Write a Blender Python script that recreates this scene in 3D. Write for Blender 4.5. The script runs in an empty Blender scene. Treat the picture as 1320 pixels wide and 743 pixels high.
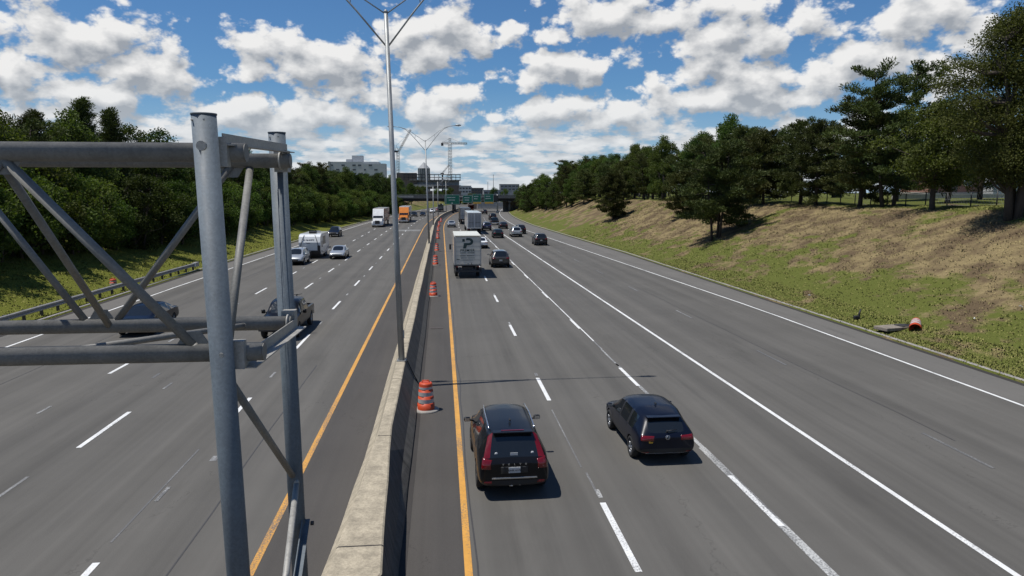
import bpy, bmesh, math, random
import numpy as np
from mathutils import Vector, Matrix
from mathutils.bvhtree import BVHTree
SC = bpy.context.scene
COL = SC.collection
R = math.radians

# ------------------------------------------------------------------ camera
cam = bpy.data.objects.new('camera', bpy.data.cameras.new('camera'))
COL.objects.link(cam)
cam.location = (0, 0, 7.6)
cam.rotation_euler = (R(90 - 7.52), 0, R(-5.583))
cam.data.sensor_width = 36
cam.data.lens = 25.31
cam.data.clip_start = 0.1
cam.data.clip_end = 9000
SC.camera = cam

# ------------------------------------------------------------------ light and exposure
SUN_EL, SUN_TO = 69.0, (-1.0, -0.115)          # the sun stands high on the left of the road
SKY_STRENGTH = 0.085
SUN_STRENGTH = 4.9
CLOUD_WHITE, CLOUD_GREY = 0.88, 0.38
SKY_TINT = (0.52, 0.80, 1.06)                 # clear deep-blue air between the clouds
SC.view_settings.view_transform = 'Standard'
SC.view_settings.look = 'None'
SC.view_settings.exposure = 0.0
SC.view_settings.gamma = 1.0
SC.view_settings.use_curve_mapping = False
_h = Vector((SUN_TO[0], SUN_TO[1], 0)).normalized() * math.cos(R(SUN_EL))
SUN_DIR = Vector((_h.x, _h.y, math.sin(R(SUN_EL))))
sun = bpy.data.objects.new('sun', bpy.data.lights.new('sun', 'SUN'))
COL.objects.link(sun)
sun.data.energy = SUN_STRENGTH
sun.data.angle = R(0.5)
sun.data.color = (1.0, 0.96, 0.90)
sun.rotation_euler = SUN_DIR.to_track_quat('Z', 'Y').to_euler()

# ------------------------------------------------------------------ node helper
class NT:
    def __init__(s, tree): s.t = tree; s.n = tree.nodes; s.l = tree.links
    def put(s, sock, v):
        if hasattr(v, 'is_output'): s.l.new(v, sock)
        elif v is not None:
            if isinstance(v, (tuple, list)) and len(v) == 3 and sock.type == 'RGBA': v = (*v, 1)
            sock.default_value = v
    def m(s, op, a, b=None, c=None, clamp=False):
        n = s.n.new('ShaderNodeMath'); n.operation = op; n.use_clamp = clamp
        for i, v in enumerate((a, b, c)):
            if v is not None: s.put(n.inputs[i], v)
        return n.outputs[0]
    def v(s, op, a, b=None, scale=None):
        n = s.n.new('ShaderNodeVectorMath'); n.operation = op
        s.put(n.inputs[0], a)
        if b is not None: s.put(n.inputs[1], b)
        if scale is not None: s.put(n.inputs['Scale'], scale)
        return n.outputs['Value'] if op in ('LENGTH', 'DOT_PRODUCT', 'DISTANCE') else n.outputs['Vector']
    def noise(s, vec, scale, detail=3, rough=0.55, dist=0.0, out='Fac', dim='3D'):
        n = s.n.new('ShaderNodeTexNoise'); n.noise_dimensions = dim; s.put(n.inputs['Vector'], vec)
        n.inputs['Scale'].default_value = scale; n.inputs['Detail'].default_value = detail
        n.inputs['Roughness'].default_value = rough; n.inputs['Distortion'].default_value = dist
        return n.outputs[out]
    def voro(s, vec, scale, detail=0, rough=0.5, feature='F1', out='Distance', dim='3D'):
        n = s.n.new('ShaderNodeTexVoronoi'); n.voronoi_dimensions = dim; n.feature = feature; s.put(n.inputs['Vector'], vec)
        n.inputs['Scale'].default_value = scale
        if 'Detail' in n.inputs: n.inputs['Detail'].default_value = detail; n.inputs['Roughness'].default_value = rough
        return n.outputs[out]
    def rng(s, v, a, b, c=0.0, d=1.0, smooth=False):
        n = s.n.new('ShaderNodeMapRange'); n.clamp = True
        if smooth: n.interpolation_type = 'SMOOTHSTEP'
        for i, x in enumerate((v, a, b, c, d)): s.put(n.inputs[i], x)
        return n.outputs[0]
    def mix(s, f, a, b, mode='MIX'):
        n = s.n.new('ShaderNodeMix'); n.data_type = 'RGBA'; n.blend_type = mode; n.clamp_factor = True
        s.put(n.inputs['Factor'], f); s.put(n.inputs['A'] if False else n.inputs[6], a); s.put(n.inputs[7], b)
        return n.outputs[2]
    def xyz(s, v):
        n = s.n.new('ShaderNodeSeparateXYZ'); s.put(n.inputs[0], v); return n.outputs
    def comb(s, x, y, z):
        n = s.n.new('ShaderNodeCombineXYZ')
        for i, q in enumerate((x, y, z)): s.put(n.inputs[i], q)
        return n.outputs[0]
    def pos(s): return s.n.new('ShaderNodeNewGeometry').outputs['Position']
    def obj(s): return s.n.new('ShaderNodeTexCoord').outputs['Object']
    def bump(s, h, strength=0.3, dist=0.02):
        n = s.n.new('ShaderNodeBump'); n.inputs['Strength'].default_value = strength; n.inputs['Distance'].default_value = dist
        s.put(n.inputs['Height'], h); return n.outputs[0]

# ------------------------------------------------------------------ sky: Nishita plus cumulus clouds placed by azimuth and elevation
CLOUDS = [(-25.9, 10.2, 6.8, 2.5), (-28.2, 7.3, 3.7, 2.5), (-21.1, 8.1, 4.9, 2.8), (-24.9, 5.9, 9.9, 2.2), (-9.6, 9.4, 6.4, 2.7),
 (-0.3, 11.6, 4.5, 3.0), (-5.7, 7.9, 6.2, 1.9), (-0.4, 6.5, 4.3, 2.2), (-12.5, 5.6, 9.3, 1.7), (5.3, 12.4, 1.9, 1.9), (9.2, 9.2, 4.6, 1.9),
 (13.8, 12.6, 8.0, 2.6), (22.9, 11.3, 8.0, 2.9), (29.3, 8.6, 6.8, 2.2), (14.0, 6.1, 6.8, 1.6), (21.4, 6.8, 8.0, 2.2), (35.7, 11.0, 6.8, 2.0),
 (36.5, 7.8, 2.5, 1.4), (8.0, 5.9, 4.9, 1.5), (23.0, 8.7, 5.6, 1.9), (-45, 9, 9, 3), (-62, 14, 9, 4), (55, 10, 8, 3), (75, 16, 10, 4), (22, 30, 10, 4), (-150, 22, 20, 7), (140, 26, 16, 7)]
def cloud_group(fine):
    g = bpy.data.node_groups.new('cloud_density', 'ShaderNodeTree')
    g.interface.new_socket('AzEl', in_out='INPUT', socket_type='NodeSocketVector')
    g.interface.new_socket('Density', in_out='OUTPUT', socket_type='NodeSocketFloat')
    k = NT(g); gi = g.nodes.new('NodeGroupInput'); go = g.nodes.new('NodeGroupOutput')
    p0 = gi.outputs[0]
    wn = k.noise(p0, 0.14, 4, 0.6, out='Color', dim='2D')
    w = k.v('MULTIPLY', k.v('SUBTRACT', wn, (0.5, 0.5, 0.5)), (5.0, 2.4, 0))
    p = k.v('ADD', p0, w)
    acc = None
    for az, el, rx, ry in CLOUDS:
        q = k.v('MULTIPLY', k.v('SUBTRACT', p, (az, el, 0)), (1 / rx, 1 / ry, 0))
        d = k.v('LENGTH', q)
        acc = d if acc is None else k.m('MINIMUM', acc, d)
    base = k.rng(acc, 0.25, 1.85, 1.12, -0.38)
    _, el, _ = k.xyz(p0)
    e = k.m('MAXIMUM', el, 0.3)
    lowband = k.rng(el, 9.0, 4.4, -0.24, 0.78)
    high = k.rng(el, 16, 24, -0.3, -0.30)
    base = k.m('MAXIMUM', base, k.m('MAXIMUM', lowband, high))
    def puffs(sc):
        pp = k.v('MULTIPLY', p0, sc)
        bil = k.voro(k.v('ADD', pp, k.v('SCALE', w, scale=0.35)), 0.36, 4.0 if fine else 1.0, 0.55, dim='2D', feature='SMOOTH_F1')
        f1 = k.noise(pp, 0.34, 9 if fine else 4, 0.60, dim='2D')
        return k.m('ADD', k.m('MULTIPLY', k.m('SUBTRACT', 0.42, bil), 1.15), k.m('MULTIPLY', k.m('SUBTRACT', f1, 0.5), 1.45))
    n = k.n.new('ShaderNodeMix'); n.data_type = 'FLOAT'
    k.put(n.inputs[0], k.rng(el, 2.6, 6.2)); k.put(n.inputs[2], puffs((1.0, 3.6, 1.0))); k.put(n.inputs[3], puffs((0.95, 1.45, 1.0)))
    dd = k.m('ADD', base, n.outputs[0])
    k.put(go.inputs[0], dd)
    return g
def make_world():
    w = bpy.data.worlds.new('World'); SC.world = w; w.use_nodes = True
    t = w.node_tree; t.nodes.clear(); k = NT(t)
    out = t.nodes.new('ShaderNodeOutputWorld'); bg = t.nodes.new('ShaderNodeBackground')
    sky = t.nodes.new('ShaderNodeTexSky'); sky.sky_type = 'NISHITA'; sky.sun_disc = False
    sky.sun_elevation = R(SUN_EL); sky.sun_rotation = math.atan2(SUN_TO[0], SUN_TO[1]); sky.air_density = 1.0; sky.dust_density = 0.3; sky.ozone_density = 3.0
    d = t.nodes.new('ShaderNodeTexCoord').outputs['Generated']
    x, y, z = k.xyz(d)
    az = k.m('MULTIPLY', k.m('ARCTAN2', x, y), 57.2958)
    el = k.m('MULTIPLY', k.m('ARCSINE', z), 57.2958)
    ae = k.comb(az, el, 0.0)
    gf, gc = cloud_group(True), cloud_group(False)
    def dens(g, off):
        n = t.nodes.new('ShaderNodeGroup'); n.node_tree = g
        k.put(n.inputs[0], k.v('ADD', ae, off) if off else ae); return n.outputs[0]
    d0, d1 = dens(gf, None), dens(gc, (-0.5, 1.0, 0))
    mask = k.rng(d0, -0.02, 0.42, smooth=True)
    # thick above = in its own shade; open towards the sun = bright rim
    lit = k.m('SUBTRACT', d0, d1)
    b = k.m('ADD', k.m('MULTIPLY', lit, 0.62), 0.84)
    b = k.m('SUBTRACT', b, k.rng(d1, 0.30, 1.5, 0.0, 0.62))
    b = k.rng(b, 0.0, 1.0)
    grey = k.mix(b, (CLOUD_GREY * 0.90, CLOUD_GREY * 0.97, CLOUD_GREY * 1.07), (CLOUD_WHITE, CLOUD_WHITE * 0.99, CLOUD_WHITE * 0.975))
    base = k.v('SCALE', sky.outputs[0], scale=SKY_STRENGTH)
    base = k.v('MULTIPLY', base, SKY_TINT)
    far = k.rng(el, -1.0, 8.0, 1.0, 0.0)
    base = k.mix(k.m('MULTIPLY', k.m('POWER', far, 1.3), 0.9), base, (0.40, 0.54, 0.72))
    grey = k.mix(k.m('MULTIPLY', far, 0.7), grey, (0.60, 0.67, 0.74))
    col = k.mix(k.m('MULTIPLY', mask, 0.97), base, grey)
    k.put(bg.inputs['Color'], col); bg.inputs['Strength'].default_value = 1.0
    k.l.new(bg.outputs[0], out.inputs[0])
    w.cycles.sampling_method = 'MANUAL'; w.cycles.sample_map_resolution = 512
make_world()
SC.cycles.max_bounces = 5; SC.cycles.diffuse_bounces = 2; SC.cycles.glossy_bounces = 3; SC.cycles.transmission_bounces = 3; SC.cycles.transparent_max_bounces = 6

# ------------------------------------------------------------------ materials
def principled(name):
    m = bpy.data.materials.new(name); m.use_nodes = True; t = m.node_tree
    b = t.nodes['Principled BSDF']; return m, NT(t), b
def mat(name, col, rough=0.6, metal=0.0, var=0.12, scale=6.0, bump=0.0, bscale=60.0, coat=0.0, spec=0.5):
    """plain surface with a little mottling of its own colour"""
    m, k, b = principled(name)
    o = k.obj(); f = k.noise(o, scale, 4, 0.6)
    c = k.mix(f, tuple(x * (1 - var) for x in col), tuple(min(1, x * (1 + var)) for x in col))
    k.put(b.inputs['Base Color'], c)
    b.inputs['Metallic'].default_value = metal
    k.put(b.inputs['Roughness'], k.rng(f, 0.3, 0.7, max(0.02, rough - 0.06), min(1, rough + 0.06)))
    b.inputs['Coat Weight'].default_value = coat
    b.inputs['Coat Roughness'].default_value = 0.04
    b.inputs['Specular IOR Level'].default_value = spec
    if bump: k.put(b.inputs['Normal'], k.bump(k.noise(o, bscale, 3, 0.6), bump, 0.01))
    return m
def emis(name, col, s):
    m, k, b = principled(name); b.inputs['Base Color'].default_value = (*col, 1)
    b.inputs['Emission Color'].default_value = (*col, 1); b.inputs['Emission Strength'].default_value = s; return m

# ------------------------------------------------------------------ mesh builder
class MB:
    def __init__(s): s.v = []; s.f = []; s.m = []; s.sm = []
    def add(s, vs, fs, mi=0, smooth=False):
        o = len(s.v); s.v += [tuple(v) for v in vs]
        for f in fs: s.f.append([o + i for i in f]); s.m.append(mi); s.sm.append(smooth)
    def box(s, c, d, mi=0, rot=None, taper=1.0):
        x, y, z = d[0] / 2, d[1] / 2, d[2] / 2
        vs = [Vector((sx * x * (taper if sz > 0 else 1), sy * y * (taper if sz > 0 else 1), sz * z)) for sz in (-1, 1) for sx, sy in ((-1, -1), (1, -1), (1, 1), (-1, 1))]
        if rot is not None: vs = [rot @ v for v in vs]
        c = Vector(c); s.add([v + c for v in vs], [(3, 2, 1, 0), (4, 5, 6, 7), (0, 1, 5, 4), (1, 2, 6, 5), (2, 3, 7, 6), (3, 0, 4, 7)], mi); return s
    def bbox(s, c, d, r=0.02, mi=0, smooth=False):
        """box with rounded edges"""
        bm = bmesh.new(); bmesh.ops.create_cube(bm, size=1.0)
        bmesh.ops.scale(bm, vec=d, verts=bm.verts)
        bmesh.ops.bevel(bm, geom=list(bm.edges), offset=min(r, min(d) * 0.45), segments=2, affect='EDGES', profile=0.5)
        bm.verts.index_update(); c = Vector(c)
        s.add([v.co + c for v in bm.verts], [[v.index for v in f.verts] for f in bm.faces], mi, smooth); bm.free(); return s
    def tube(s, pts, rad, n=8, mi=0, cap=True):
        pts = [Vector(p) for p in pts]
        if not hasattr(rad, '__len__'): rad = [rad] * len(pts)
        vs = []; up = None
        for i, p in enumerate(pts):
            t = (pts[min(i + 1, len(pts) - 1)] - pts[max(i - 1, 0)]).normalized()
            if up is None: up = t.orthogonal().normalized()
            a = (up - t * up.dot(t));  a = a.normalized() if a.length > 1e-6 else t.orthogonal().normalized()
            up = a; b = t.cross(a)
            for j in range(n):
                q = 2 * math.pi * j / n; vs.append(p + (a * math.cos(q) + b * math.sin(q)) * rad[i])
        fs = [(i * n + j, i * n + (j + 1) % n, (i + 1) * n + (j + 1) % n, (i + 1) * n + j) for i in range(len(pts) - 1) for j in range(n)]
        s.add(vs, fs, mi, True)
        if cap:
            o = len(s.v) - len(vs)
            s.f.append([o + j for j in range(n)][::-1]); s.m.append(mi); s.sm.append(False)
            s.f.append([o + (len(pts) - 1) * n + j for j in range(n)]); s.m.append(mi); s.sm.append(False)
        return s
    def lathe(s, prof, n=20, mi=0, c=(0, 0, 0), axis='Z', smooth=True, mis=None):
        vs = []
        for r, h in prof:
            for j in range(n):
                q = 2 * math.pi * j / n; x, y = r * math.cos(q), r * math.sin(q)
                p = (x, y, h) if axis == 'Z' else ((h, x, y) if axis == 'X' else (y, h, x))
                vs.append((p[0] + c[0], p[1] + c[1], p[2] + c[2]))
        for i in range(len(prof) - 1):
            o = len(s.v) if i == 0 else o
            if i == 0: s.v += vs
            for j in range(n):
                s.f.append([o + i * n + j, o + i * n + (j + 1) % n, o + (i + 1) * n + (j + 1) % n, o + (i + 1) * n + j]); s.m.append(mis[i] if mis else mi); s.sm.append(smooth)
        return s
    def prism(s, poly, a, b, axis='Y', mi=0):
        """extrude a 2-D polygon; axis Y: poly is (x,z); axis X: poly is (y,z); axis Z: poly is (x,y)"""
        n = len(poly)
        def P(u, w, h): return (u, h, w) if axis == 'Y' else ((h, u, w) if axis == 'X' else (u, w, h))
        vs = [P(u, w, a) for u, w in poly] + [P(u, w, b) for u, w in poly]
        s.add(vs, [list(range(n)), list(range(2 * n - 1, n - 1, -1))] + [(i, i + n, (i + 1) % n + n, (i + 1) % n) for i in range(n)], mi); return s
    def mesh(s, name, mats, fix=True):
        me = bpy.data.meshes.new(name); me.from_pydata(s.v, [], s.f)
        for m in (mats if isinstance(mats, (list, tuple)) else [mats]): me.materials.append(m)
        me.polygons.foreach_set('material_index', s.m); me.polygons.foreach_set('use_smooth', s.sm)
        if fix:
            bm = bmesh.new(); bm.from_mesh(me); bmesh.ops.recalc_face_normals(bm, faces=bm.faces); bm.to_mesh(me); bm.free()
        me.update(); return me
    def build(s, name, mats, parent=None, loc=None, rot=None, fix=True):
        return put(name, s.mesh(name, mats, fix), parent, loc, rot)
def put(name, me, parent=None, loc=None, rot=None):
    o = bpy.data.objects.new(name, me); COL.objects.link(o)
    if parent is not None: o.parent = parent
    if loc is not None: o.location = loc
    if rot is not None: o.rotation_euler = rot
    return o
def tag(o, label=None, cat=None, group=None, kind=None):
    if label: o['label'] = label
    if cat: o['category'] = cat
    if group: o['group'] = group
    if kind: o['kind'] = kind
    return o
def thing(name, label, cat, loc=(0, 0, 0), rz=0.0, group=None):
    o = put(name, None, None, loc, (0, 0, rz)); return tag(o, label, cat, group)
def copy_tree(o, parent=None):
    c = o.copy(); COL.objects.link(c)
    if parent is not None: c.parent = parent
    for ch in o.children: copy_tree(ch, c)
    return c
def text_mesh(txt, size, name, extrude=0.004, align='CENTER', bold=0.0, space=1.0):
    cu = bpy.data.curves.new(name, 'FONT'); cu.body = txt; cu.size = size; cu.extrude = extrude; cu.offset = bold; cu.space_character = space
    cu.align_x = align; cu.align_y = 'CENTER'; cu.resolution_u = 2
    o = bpy.data.objects.new('tmp_text', cu); COL.objects.link(o)
    me = bpy.data.meshes.new_from_object(o.evaluated_get(bpy.context.evaluated_depsgraph_get()))
    bpy.data.objects.remove(o); bpy.data.curves.remove(cu); me.name = name; return me
def put_text(txt, size, name, m, parent, loc, rot, **kw):
    me = text_mesh(txt, size, name, **kw); me.materials.clear(); me.materials.append(m); return put(name, me, parent, loc, rot)
def interp(x, pts):
    if x <= pts[0][0]: return pts[0][1]
    for (a, b), (c, d) in zip(pts, pts[1:]):
        if x <= c: return b + (d - b) * (x - a) / (c - a)
    return pts[-1][1]
# ------------------------------------------------------------------ plan of the road (y runs along it, x across)
def cx(y):
    if y < 150: return 0.0
    if y < 320: return 0.00033 * (y - 150) ** 2
    return 0.00033 * 170 ** 2 + 0.112 * (y - 320)
def edge_r(y): return interp(y, [(0, 20.77), (45, 20.77), (150, 17.2), (400, 16.7)]) + cx(y)
def curb_r(y): return interp(y, [(0, 23.2), (45, 23.25), (90, 23.3), (170, 21.5), (300, 20.4)]) + cx(y)
def edge_l(y): return interp(y, [(0, -21.6), (60, -21.6), (140, -20.2), (200, -18.9)]) + cx(y)
def curb_l(y): return interp(y, [(0, -23.7), (75, -23.9), (142, -22.4), (200, -21.0)]) + cx(y)
PROF_R = [(0, 0.10), (1.2, 0.22), (3, 0.75), (16, 6.05), (19, 6.5), (24, 6.6), (60, 6.8), (300, 7.2), (4000, 7.2)]
PROF_L = [(0, 0.10), (1.5, 0.12), (3, 0.35), (10, 2.3), (14, 2.9), (40, 3.6), (300, 5.0), (4000, 6.5)]
def _wob(x, y): return 0.10 * math.sin(x * .9 + 1.3 * math.sin(y * .31)) * math.sin(y * .47 + .6 * x) + 0.05 * math.sin(x * 2.3 - y * 1.7) + 0.22 * math.sin(y * .083 + x * .11)
def ground_z(x, y):
    r, l = curb_r(y), curb_l(y)
    if x > r: return interp(x - r, PROF_R) + _wob(x, y) * min(1, max(0, (x - r - 1.0) / 4))
    if x < l: return interp(l - x, PROF_L) + _wob(x, y) * min(1, max(0, (l - x - 1.5) / 4))
    return -0.06
def frange(a, b, s):
    o = []; v = a
    while v < b - 1e-6: o.append(v); v += s
    return o
YS_FINE = frange(-40, 16, 4) + frange(16, 130, 1.2) + frange(130, 340, 4) + frange(340, 900, 20) + [900, 1200, 1800, 2800, 4500, 7000]
def grid_mesh(name, rows, m, smooth=True):
    mb = MB(); n = len(rows[0])
    for r in rows: mb.v += r
    for i in range(len(rows) - 1):
        for j in range(n - 1):
            mb.f.append([i * n + j, i * n + j + 1, (i + 1) * n + j + 1, (i + 1) * n + j]); mb.m.append(0); mb.sm.append(smooth)
    return mb.mesh(name, m, fix=False)

# ---- materials of the ground
def grass_colour(k, blades=False):
    """mown straw over green turf: greener in the ditch beside the kerb, straw-coloured up the bank"""
    p = k.pos(); x, y, z = k.xyz(p)
    n1 = k.noise(p, 0.16, 5, 0.62); n2 = k.noise(k.v('MULTIPLY', p, (1.0, 0.5, 1.0)), 0.75, 5, 0.65); n3 = k.noise(p, 9.0, 3, 0.7)
    hgt = k.rng(z, 0.4, 3.4, -0.30, 0.20)
    lawn = k.rng(z, 6.1, 6.4, 0.0, -0.6)
    left = k.rng(x, -20, -22, 0.0, -0.42)
    t = k.m('ADD', k.m('ADD', k.m('ADD', k.m('MULTIPLY', k.m('SUBTRACT', n1, 0.5), 2.1), k.m('MULTIPLY', k.m('SUBTRACT', n2, 0.5), 1.9)), k.m('ADD', hgt, lawn)), k.m('ADD', left, 0.53))
    straw = k.mix(n3, (0.140, 0.104, 0.052), (0.325, 0.258, 0.132))
    brown = k.mix(n3, (0.074, 0.053, 0.033), (0.152, 0.110, 0.063))
    dry = k.mix(k.rng(k.noise(p, 0.45, 4, 0.65), 0.42, 0.62), brown, straw)
    green = k.mix(n3, (0.058, 0.074, 0.014), (0.142, 0.152, 0.038))
    left_green = k.mix(n3, (0.070, 0.084, 0.012), (0.168, 0.176, 0.032))          # a brighter green for the left verge
    green = k.mix(k.rng(x, -19, -21), green, left_green)
    return k.mix(k.rng(t, 0.36, 0.60), green, dry), n3
def make_grass(name, bump):
    m, k, b = principled(name)
    c, n3 = grass_colour(k)
    k.put(b.inputs['Base Color'], c); b.inputs['Roughness'].default_value = 0.95; b.inputs['Specular IOR Level'].default_value = 0.1
    if bump: k.put(b.inputs['Normal'], k.bump(k.m('ADD', n3, k.noise(k.pos(), 2.2, 4, 0.7)), 0.75, 0.15))
    return m
M_grass = make_grass('grass_ground', True)
def make_blades():
    m, k, b = principled('grass_blades')
    c, n3 = grass_colour(k)
    rnd = k.n.new('ShaderNodeNewGeometry').outputs['Random Per Island']
    c = k.mix(k.rng(rnd, 0, 1, 0.0, 0.45), k.v('SCALE', c, scale=1.1), (0.36, 0.31, 0.13))
    k.put(b.inputs['Base Color'], c); b.inputs['Roughness'].default_value = 0.9; b.inputs['Specular IOR Level'].default_value = 0.1
    gn = k.n.new('ShaderNodeNewGeometry').outputs['Normal']          # soft translucent blades: shade with the turf they stand in
    k.put(b.inputs['Normal'], k.v('NORMALIZE', k.v('ADD', k.v('SCALE', gn, scale=0.45), (-0.15, 0, 1.0))))
    return m
M_blades = make_blades()
def asphalt(name, col, streak=0.16, wheel=False):
    m, k, b = principled(name)
    p = k.pos(); x, y, z = k.xyz(p)
    fine = k.noise(p, 55, 3, 0.75)
    st = k.noise(k.comb(k.m('MULTIPLY', x, 0.95), k.m('MULTIPLY', y, 0.012), 0.0), 1.0, 4, 0.62)
    st2 = k.noise(k.comb(k.m('MULTIPLY', x, 5.0), k.m('MULTIPLY', y, 0.05), 3.0), 1.0, 3, 0.6)
    blot = k.noise(p, 0.22, 5, 0.6)
    oil = k.rng(k.noise(k.comb(k.m('MULTIPLY', x, 0.8), k.m('MULTIPLY', y, 0.10), 7.0), 1.0, 5, 0.65), 0.56, 0.74)
    f = k.m('ADD', k.m('MULTIPLY', k.m('SUBTRACT', fine, 0.5), 0.85), k.m('ADD', k.m('MULTIPLY', k.m('SUBTRACT', st, 0.5), streak * 4), k.m('ADD', k.m('MULTIPLY', k.m('SUBTRACT', st2, 0.5), streak * 1.3), k.m('MULTIPLY', k.m('SUBTRACT', blot, 0.5), 0.35))))
    f = k.m('SUBTRACT', f, k.m('MULTIPLY', oil, 0.16))
    if wheel:      # polished wheel tracks, two to a lane
        tr = k.m('COSINE', k.m('MULTIPLY', k.m('ADD', k.m('ADD', x, -1.3), k.m('MULTIPLY', k.m('SUBTRACT', st, .5), .9)), 6.2832 / 1.83))
        f = k.m('SUBTRACT', f, k.m('MULTIPLY', k.rng(tr, -.2, 1.0), k.rng(k.noise(k.comb(k.m('MULTIPLY', x, .25), k.m('MULTIPLY', y, .03), 9.0), 1.0, 2), .3, .7, .03, .15)))
        grit = k.rng(k.noise(p, 16, 2, .6), .68, .76)
        f = k.m('ADD', f, k.m('MULTIPLY', grit, .10))
    # sparse hairline cracks
    cr = k.voro(k.v('ADD', k.v('MULTIPLY', p, (0.16, 0.05, 0)), k.v('SCALE', k.noise(p, 0.8, 4, 0.7, out='Color'), scale=0.25)), 1.0, feature='DISTANCE_TO_EDGE')
    f = k.m('SUBTRACT', f, k.m('MULTIPLY', k.m('MULTIPLY', k.m('LESS_THAN', cr, 0.0022), k.m('GREATER_THAN', blot, 0.50)), 0.18))
    sc = k.m('ADD', f, 1.0)
    k.put(b.inputs['Base Color'], k.v('SCALE', col, scale=sc))
    k.put(b.inputs['Roughness'], k.rng(st, 0.3, 0.7, 0.72, 0.9)); b.inputs['Specular IOR Level'].default_value = 0.15
    k.put(b.inputs['Normal'], k.bump(fine, 0.35, 0.006))
    return m
M_road = asphalt('asphalt', (0.104, 0.099, 0.090), 0.17, True)
M_shoulder = asphalt('shoulder_asphalt', (0.070, 0.065, 0.060), 0.12)
M_apron = asphalt('outer_shoulder_asphalt', (0.130, 0.124, 0.114), 0.10)
def paint(name, col, wear):
    m, k, b = principled(name)
    p = k.pos()
    n = k.m('ADD', k.noise(p, 22, 4, 0.75), k.m('MULTIPLY', k.noise(k.v('MULTIPLY', p, (1, .12, 1)), 2.2, 3, 0.6), 0.7))
    w = k.rng(n, 0.85 - wear - 0.10, 0.85 - wear + 0.10, 1.0, 0.0) if wear else None
    f = k.rng(k.noise(p, 1.3, 4, 0.7), 0.3, 0.7, 0.78, 1.0)
    c = k.v('SCALE', col, scale=f)
    if wear is not None: c = k.mix(k.m('SUBTRACT', 1.0, w), c, (0.105, 0.103, 0.10))
    k.put(b.inputs['Base Color'], c); b.inputs['Roughness'].default_value = 0.6; return m
M_white = paint('white_road_paint', (0.74, 0.74, 0.72), -0.14)
M_worn = paint('worn_white_road_paint', (0.50, 0.50, 0.48), 0.04)
M_ghost = paint('ghost_of_removed_paint', (0.30, 0.30, 0.29), 0.10)
M_yellow = paint('yellow_road_paint', (0.62, 0.31, 0.055), -0.12)
def concrete(name, col, dirt=0.5, streak=True, scale=1.0):
    m, k, b = principled(name)
    p = k.pos(); x, y, z = k.xyz(p)
    n = k.noise(p, 2.6 * scale, 9, 0.72); g = k.noise(p, 22, 6, 0.75)
    s = k.noise(k.v('MULTIPLY', p, (2.2, 2.2, 0.22)), 1.6, 4, 0.6) if streak else n
    d = k.m('MULTIPLY', k.rng(k.m('ADD', k.m('MULTIPLY', n, 0.6), k.m('MULTIPLY', s, 0.6)), 0.5, 0.75), dirt)
    c = k.mix(d, col, tuple(q * 0.36 for q in col))
    c = k.mix(k.rng(g, 0.38, 0.62), k.v('SCALE', c, scale=0.66), c)
    k.put(b.inputs['Base Color'], c); b.inputs['Roughness'].default_value = 0.88
    k.put(b.inputs['Normal'], k.bump(g, 0.4, 0.008)); return m
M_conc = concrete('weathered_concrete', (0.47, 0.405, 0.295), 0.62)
M_concdark = concrete('grimy_shaded_concrete', (0.105, 0.100, 0.090), 0.8)  # barrier face turned from the sun: grime and shade both put into the colour
M_kerb = concrete('kerb_concrete', (0.36, 0.34, 0.31), 0.6)
M_gutter = asphalt('gutter_grime', (0.045, 0.042, 0.040), 0.10)

# ---- ground sheet
def ground():
    dr = [0, .3, .6] + frange(1, 26, 0.8) + [26, 30, 36, 45, 60, 90, 150, 300, 800, 2000, 4000]
    dl = [0, .3, .6] + frange(1, 18, 0.8) + [18, 22, 28, 40, 60, 90, 150, 300, 800, 2000, 4000]
    rows = []
    for y in YS_FINE:
        l, r = curb_l(y), curb_r(y)
        row = [(l - d, y, ground_z(l - d - 1e-4, y)) for d in dl[::-1]]
        row += [(l + .02, y, -.06), ((l + r) / 2, y, -.06), (r - .02, y, -.06)]
        row += [(r + d, y, ground_z(r + d + 1e-4, y)) for d in dr]
        rows.append(row)
    tag(put('ground', grid_mesh('ground', rows, M_grass)), kind='structure')
ground()
def ribbon(name, fa, fb, z, m, y0=-40, y1=900, nx=1, kind='structure'):
    rows = []
    for y in [y0] + [y for y in YS_FINE if y0 < y < y1] + [y1]:
        a, b = fa(y), fb(y); rows.append([(a + (b - a) * j / nx, y, z) for j in range(nx + 1)])
    return tag(put(name, grid_mesh(name, rows, m, False)), kind=kind)
ribbon('road', curb_l, curb_r, 0.0, M_road, nx=6)
ribbon('median_shoulder', lambda y: -3.98 + cx(y), lambda y: -1.75 + cx(y), 0.004, M_shoulder)
ribbon('median_shoulder', lambda y: -1.2 + cx(y), lambda y: 0.40 + cx(y), 0.004, M_shoulder)
ribbon('outer_shoulder', lambda y: edge_r(y) + .12, lambda y: curb_r(y) - .02, 0.004, M_apron)
ribbon('outer_shoulder', lambda y: curb_l(y) + .02, lambda y: edge_l(y) - .12, 0.004, M_apron)
ribbon('gutter', lambda y: curb_r(y) - .32, lambda y: curb_r(y) - .03, 0.008, M_gutter)
ribbon('gutter', lambda y: curb_l(y) + .03, lambda y: curb_l(y) + .42, 0.008, M_gutter)
ribbon('gutter', lambda y: -0.94 + cx(y), lambda y: -0.80 + cx(y), 0.008, M_gutter)
def kerb(f, s):
    rows = []
    for y in YS_FINE:
        if y > 320: break
        x = f(y); rows.append([(x, y, -.05), (x, y, .10), (x + s * .03, y, .13), (x + s * .17, y, .13), (x + s * .19, y, -.05)])
    tag(put('kerb', grid_mesh('kerb', rows, M_kerb, False)), kind='structure')
kerb(curb_r, 1); kerb(curb_l, -1)

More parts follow.
